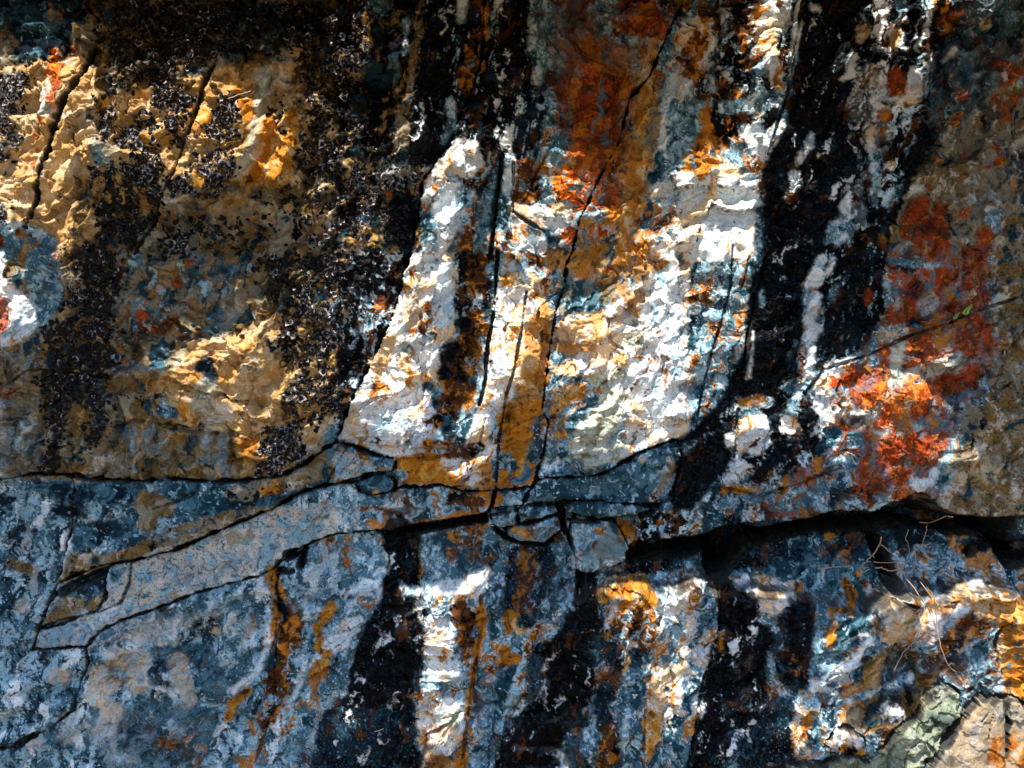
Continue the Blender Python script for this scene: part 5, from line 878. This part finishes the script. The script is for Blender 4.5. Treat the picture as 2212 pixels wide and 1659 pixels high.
root('long hooked dry root that loops left over the dark recess', [('1295,195 1287,240 1240,310 1190,360 1158,398 1180,420 1222,398', .035, .0016, .0012), ('1240,310 1255,330', .035, .0012, .0008), ('1160,390 1220,390', .03, .001, .0008), ('1180,358 1232,350', .03, .001, .0007), ('1290,242 1350,290 1400,350 1462,356', .04, .0012, .0008)])
root('straight pale dry root lying level across the recess', [('902,402 1000,388 1060,384 1125,384', .02, .0014, .0009)])
root('longest dry root, hanging down over the sunlit shelf and forking near its tip', [('1262,392 1300,388 1345,410 1430,402 1442,440 1452,490 1462,560 1452,650 1432,740 1392,815 1345,870 1300,978', .03, .0017, .0008), ('1350,860 1340,905', .03, .0009, .0006), ('1250,352 1340,360 1420,350', .03, .001, .0006), ('1392,815 1400,850', .03, .0009, .0006)])
root('thin dry root furthest right, reaching down into the shaded hollow', [('1500,250 1512,350 1480,420 1440,445', .04, .0012, .0008), ('1522,468 1552,550 1560,650 1562,740 1590,860 1622,935 1700,1010 1728,1068', .03, .0012, .0007), ('1630,955 1672,950', .03, .0009, .0006), ('1545,500 1556,540', .03, .0009, .0006)])
root('small crooked dry root tip at the top, against the black overhang', [('1678,48 1640,40 1590,110 1582,160', .03, .0013, .0009), ('1590,108 1540,102', .03, .001, .0006), ('1582,160 1560,240 1500,300', .03, .0009, .0005)])
root('very thin dark dry root beside the black notch', [('1470,150 1452,200 1470,250 1490,330', .03, .0009, .0006), ('1580,252 1612,232', .03, .0012, .0008)])
for t, s, lb in (('a', '1478,662 1545,632 1618,608', 'thin pale straw caught among the black lichens, upper left'), ('h', '246,1392 302,1378', 'tiny pale straw on the black streak at the bottom')):
    Vt, F = tube(wallpt(t, s, .008), [.0008] * 3 if t == 'a' else [.0008] * 2, None, ''); tag(link('straw', Vt, F, M_STRAW), lb, 'straw')
def fern(t, x, y, n_, ln, label):
    c = wallpt(t, f'{x},{y}', .004)[0]; e = bpy.data.objects.new('fern', None); COL.objects.link(e); e.location = c; tag(e, label, 'fern')
    Vt, F = tube([Vector((0, 0, 0)), Vector((ln * .2, -.006, ln * .5)), Vector((ln * .5, -.008, ln))], [.0007, .0006, .0003], None, ''); link('stem', Vt, F, M_FERN, e)
    Vt, F = [], []
    for k in range(n_):
        q = (k + 1) / n_; p = Vector((ln * .5 * q * q, -.008 * q - .001, ln * q))
        for sd_ in (-1, 1):
            L_ = ln * .42 * (1.1 - q * .7); d = Vector((sd_ * .9, -.25, .35)); i0 = len(Vt)
            Vt += [p, p + d * L_ * .5 + Vector((0, 0, L_ * .28)), p + d * L_, p + d * L_ * .5 - Vector((0, 0, L_ * .28))]; F.append((i0, i0 + 1, i0 + 2, i0 + 3))
    link('frond', Vt, F, M_FERN, e, False)
fern('f', 1775, 400, 6, .025, 'tiny bright green fern sprig growing from the thin crack on the right')
fern('f', 1705, 425, 5, .016, 'tiny darker green fern sprig left of the bright one')

# ------------------------------------------------------------ soil at the foot, and the tree whose leaves dapple the light
Vg, Fg = [], []
for j in range(81):
    for i in range(81):
        x = -40 + i; y = -60 + j * .76; Vg.append((x, y, -.02 + .05 * math.sin(i * 1.7) * math.cos(j * 1.3) if abs(x) > 4 or y < -5 else -.01))
        if i and j: k = j * 81 + i; Fg.append((k - 82, k - 81, k, k - 1))
tag(link('ground', Vg, Fg, M_GROUND), kind='structure')
tree = bpy.data.objects.new('tree', None); COL.objects.link(tree); tree.location = (-2.6, -2.1, 0)
tag(tree, 'leafy tree standing in front of the rocks, outside the picture, that dapples the sunlight', 'tree')
def tw(P, R, seed): P = [Vector(p) - Vector(tree.location) for p in P]; return tube(P, R, None, '', S=9, seed=seed)
Vt, F = tw([(-2.6, -2.1, -.1), (-2.55, -2.1, 1.2), (-2.45, -2.05, 2.6), (-2.2, -2.0, 3.6), (-2.0, -1.9, 4.6)], [.17, .13, .11, .085, .04], 1); link('trunk', Vt, F, M_BARK, tree)
# leaves
def shadow_uv(p):                              # where the sun throws p onto the wall
    t = (p.y + .03) / SD.y; q = p - SD * t; return (q.x + 1.25) * 1000, 937.5 - (q.z - CZ) * 1000
LITB = LIT > .5
def dark(p):
    u, v = shadow_uv(p)
    if not (ua[0] < u < ua[-1] and va[0] < v < va[-1]): return True
    return not LITB[at(u, v)]
SHAPE = ((0, -.5), (.22, -.36), (.33, -.1), (.28, .16), (.12, .38), (0, .55), (-.12, .38), (-.28, .16), (-.33, -.1), (-.22, -.36))
CV, CF, cent = [], [], []
sec = 0
def tryleaf(u, v, size):
    z = CZ + (937.5 - v) / 1000; x = u / 1000 - 1.25
    tmin = (CZ + .9375 - z + .10) / (math.sin(SUN_EL) + .234 * math.cos(SUN_EL))
    t = max(tmin, .35) + .12 + rnd.random() ** 1.6 * .9
    c = Vector((x, -.03, z)) + SD * t
    n = (SD + Vector((rnd.gauss(0, .35), rnd.gauss(0, .35), rnd.gauss(0, .35)))).normalized(); a = n.orthogonal().normalized(); a = Matrix.Rotation(rnd.random() * 6.3, 3, n) @ a; b_ = n.cross(a)
    V_ = [c + (a * x_ + b_ * y_) * size for x_, y_ in SHAPE]
    if not dark(c) or not all(dark(p) for p in V_): return False
    i0 = len(CV); CV.extend(p - Vector(tree.location) for p in V_); CF.append(tuple(range(i0, i0 + 10))); cent.append(c); return True
for size, n_ in ((.13, 9000), (.09, 12000), (.06, 16000), (.038, 26000), (.024, 26000)):
    for _ in range(n_):
        if size > .1: tryleaf(rnd.uniform(-1200, 3700), rnd.uniform(-950, 2300), size * rnd.uniform(.8, 1.2))
        else: tryleaf(rnd.uniform(-250, 2750), rnd.uniform(-200, 2000), size * rnd.uniform(.8, 1.2))
print('leaves', len(CF))
link('crown', CV, CF, M_LEAF, tree, False)
# limbs that carry them
tb = []; rr = random.Random(5)
for k in range(26):
    c = cent[rr.randrange(len(cent))]; s = Vector((-2.3 + .2 * rr.random(), -2.0, 2.9 + rr.random() * 1.6)); m_ = s.lerp(c, .5) + Vector((0, 0, .35))
    P = [s, s.lerp(m_, .55), m_, m_.lerp(c, .6), c]
    # a limb must not shade a sunlit patch nor enter the view
    ok = all(dark(P[a_].lerp(P[a_ + 1], q / 12)) for a_ in range(4) for q in range(13)) and c.z > CZ + .24 * (c.y + CAMD) + .05
    if ok: tb.append(tw(P, [.03, .02, .012, .007, .003], k))
if tb: Vt, F = join(tb); link('limbs', Vt, F, M_BARK, tree)
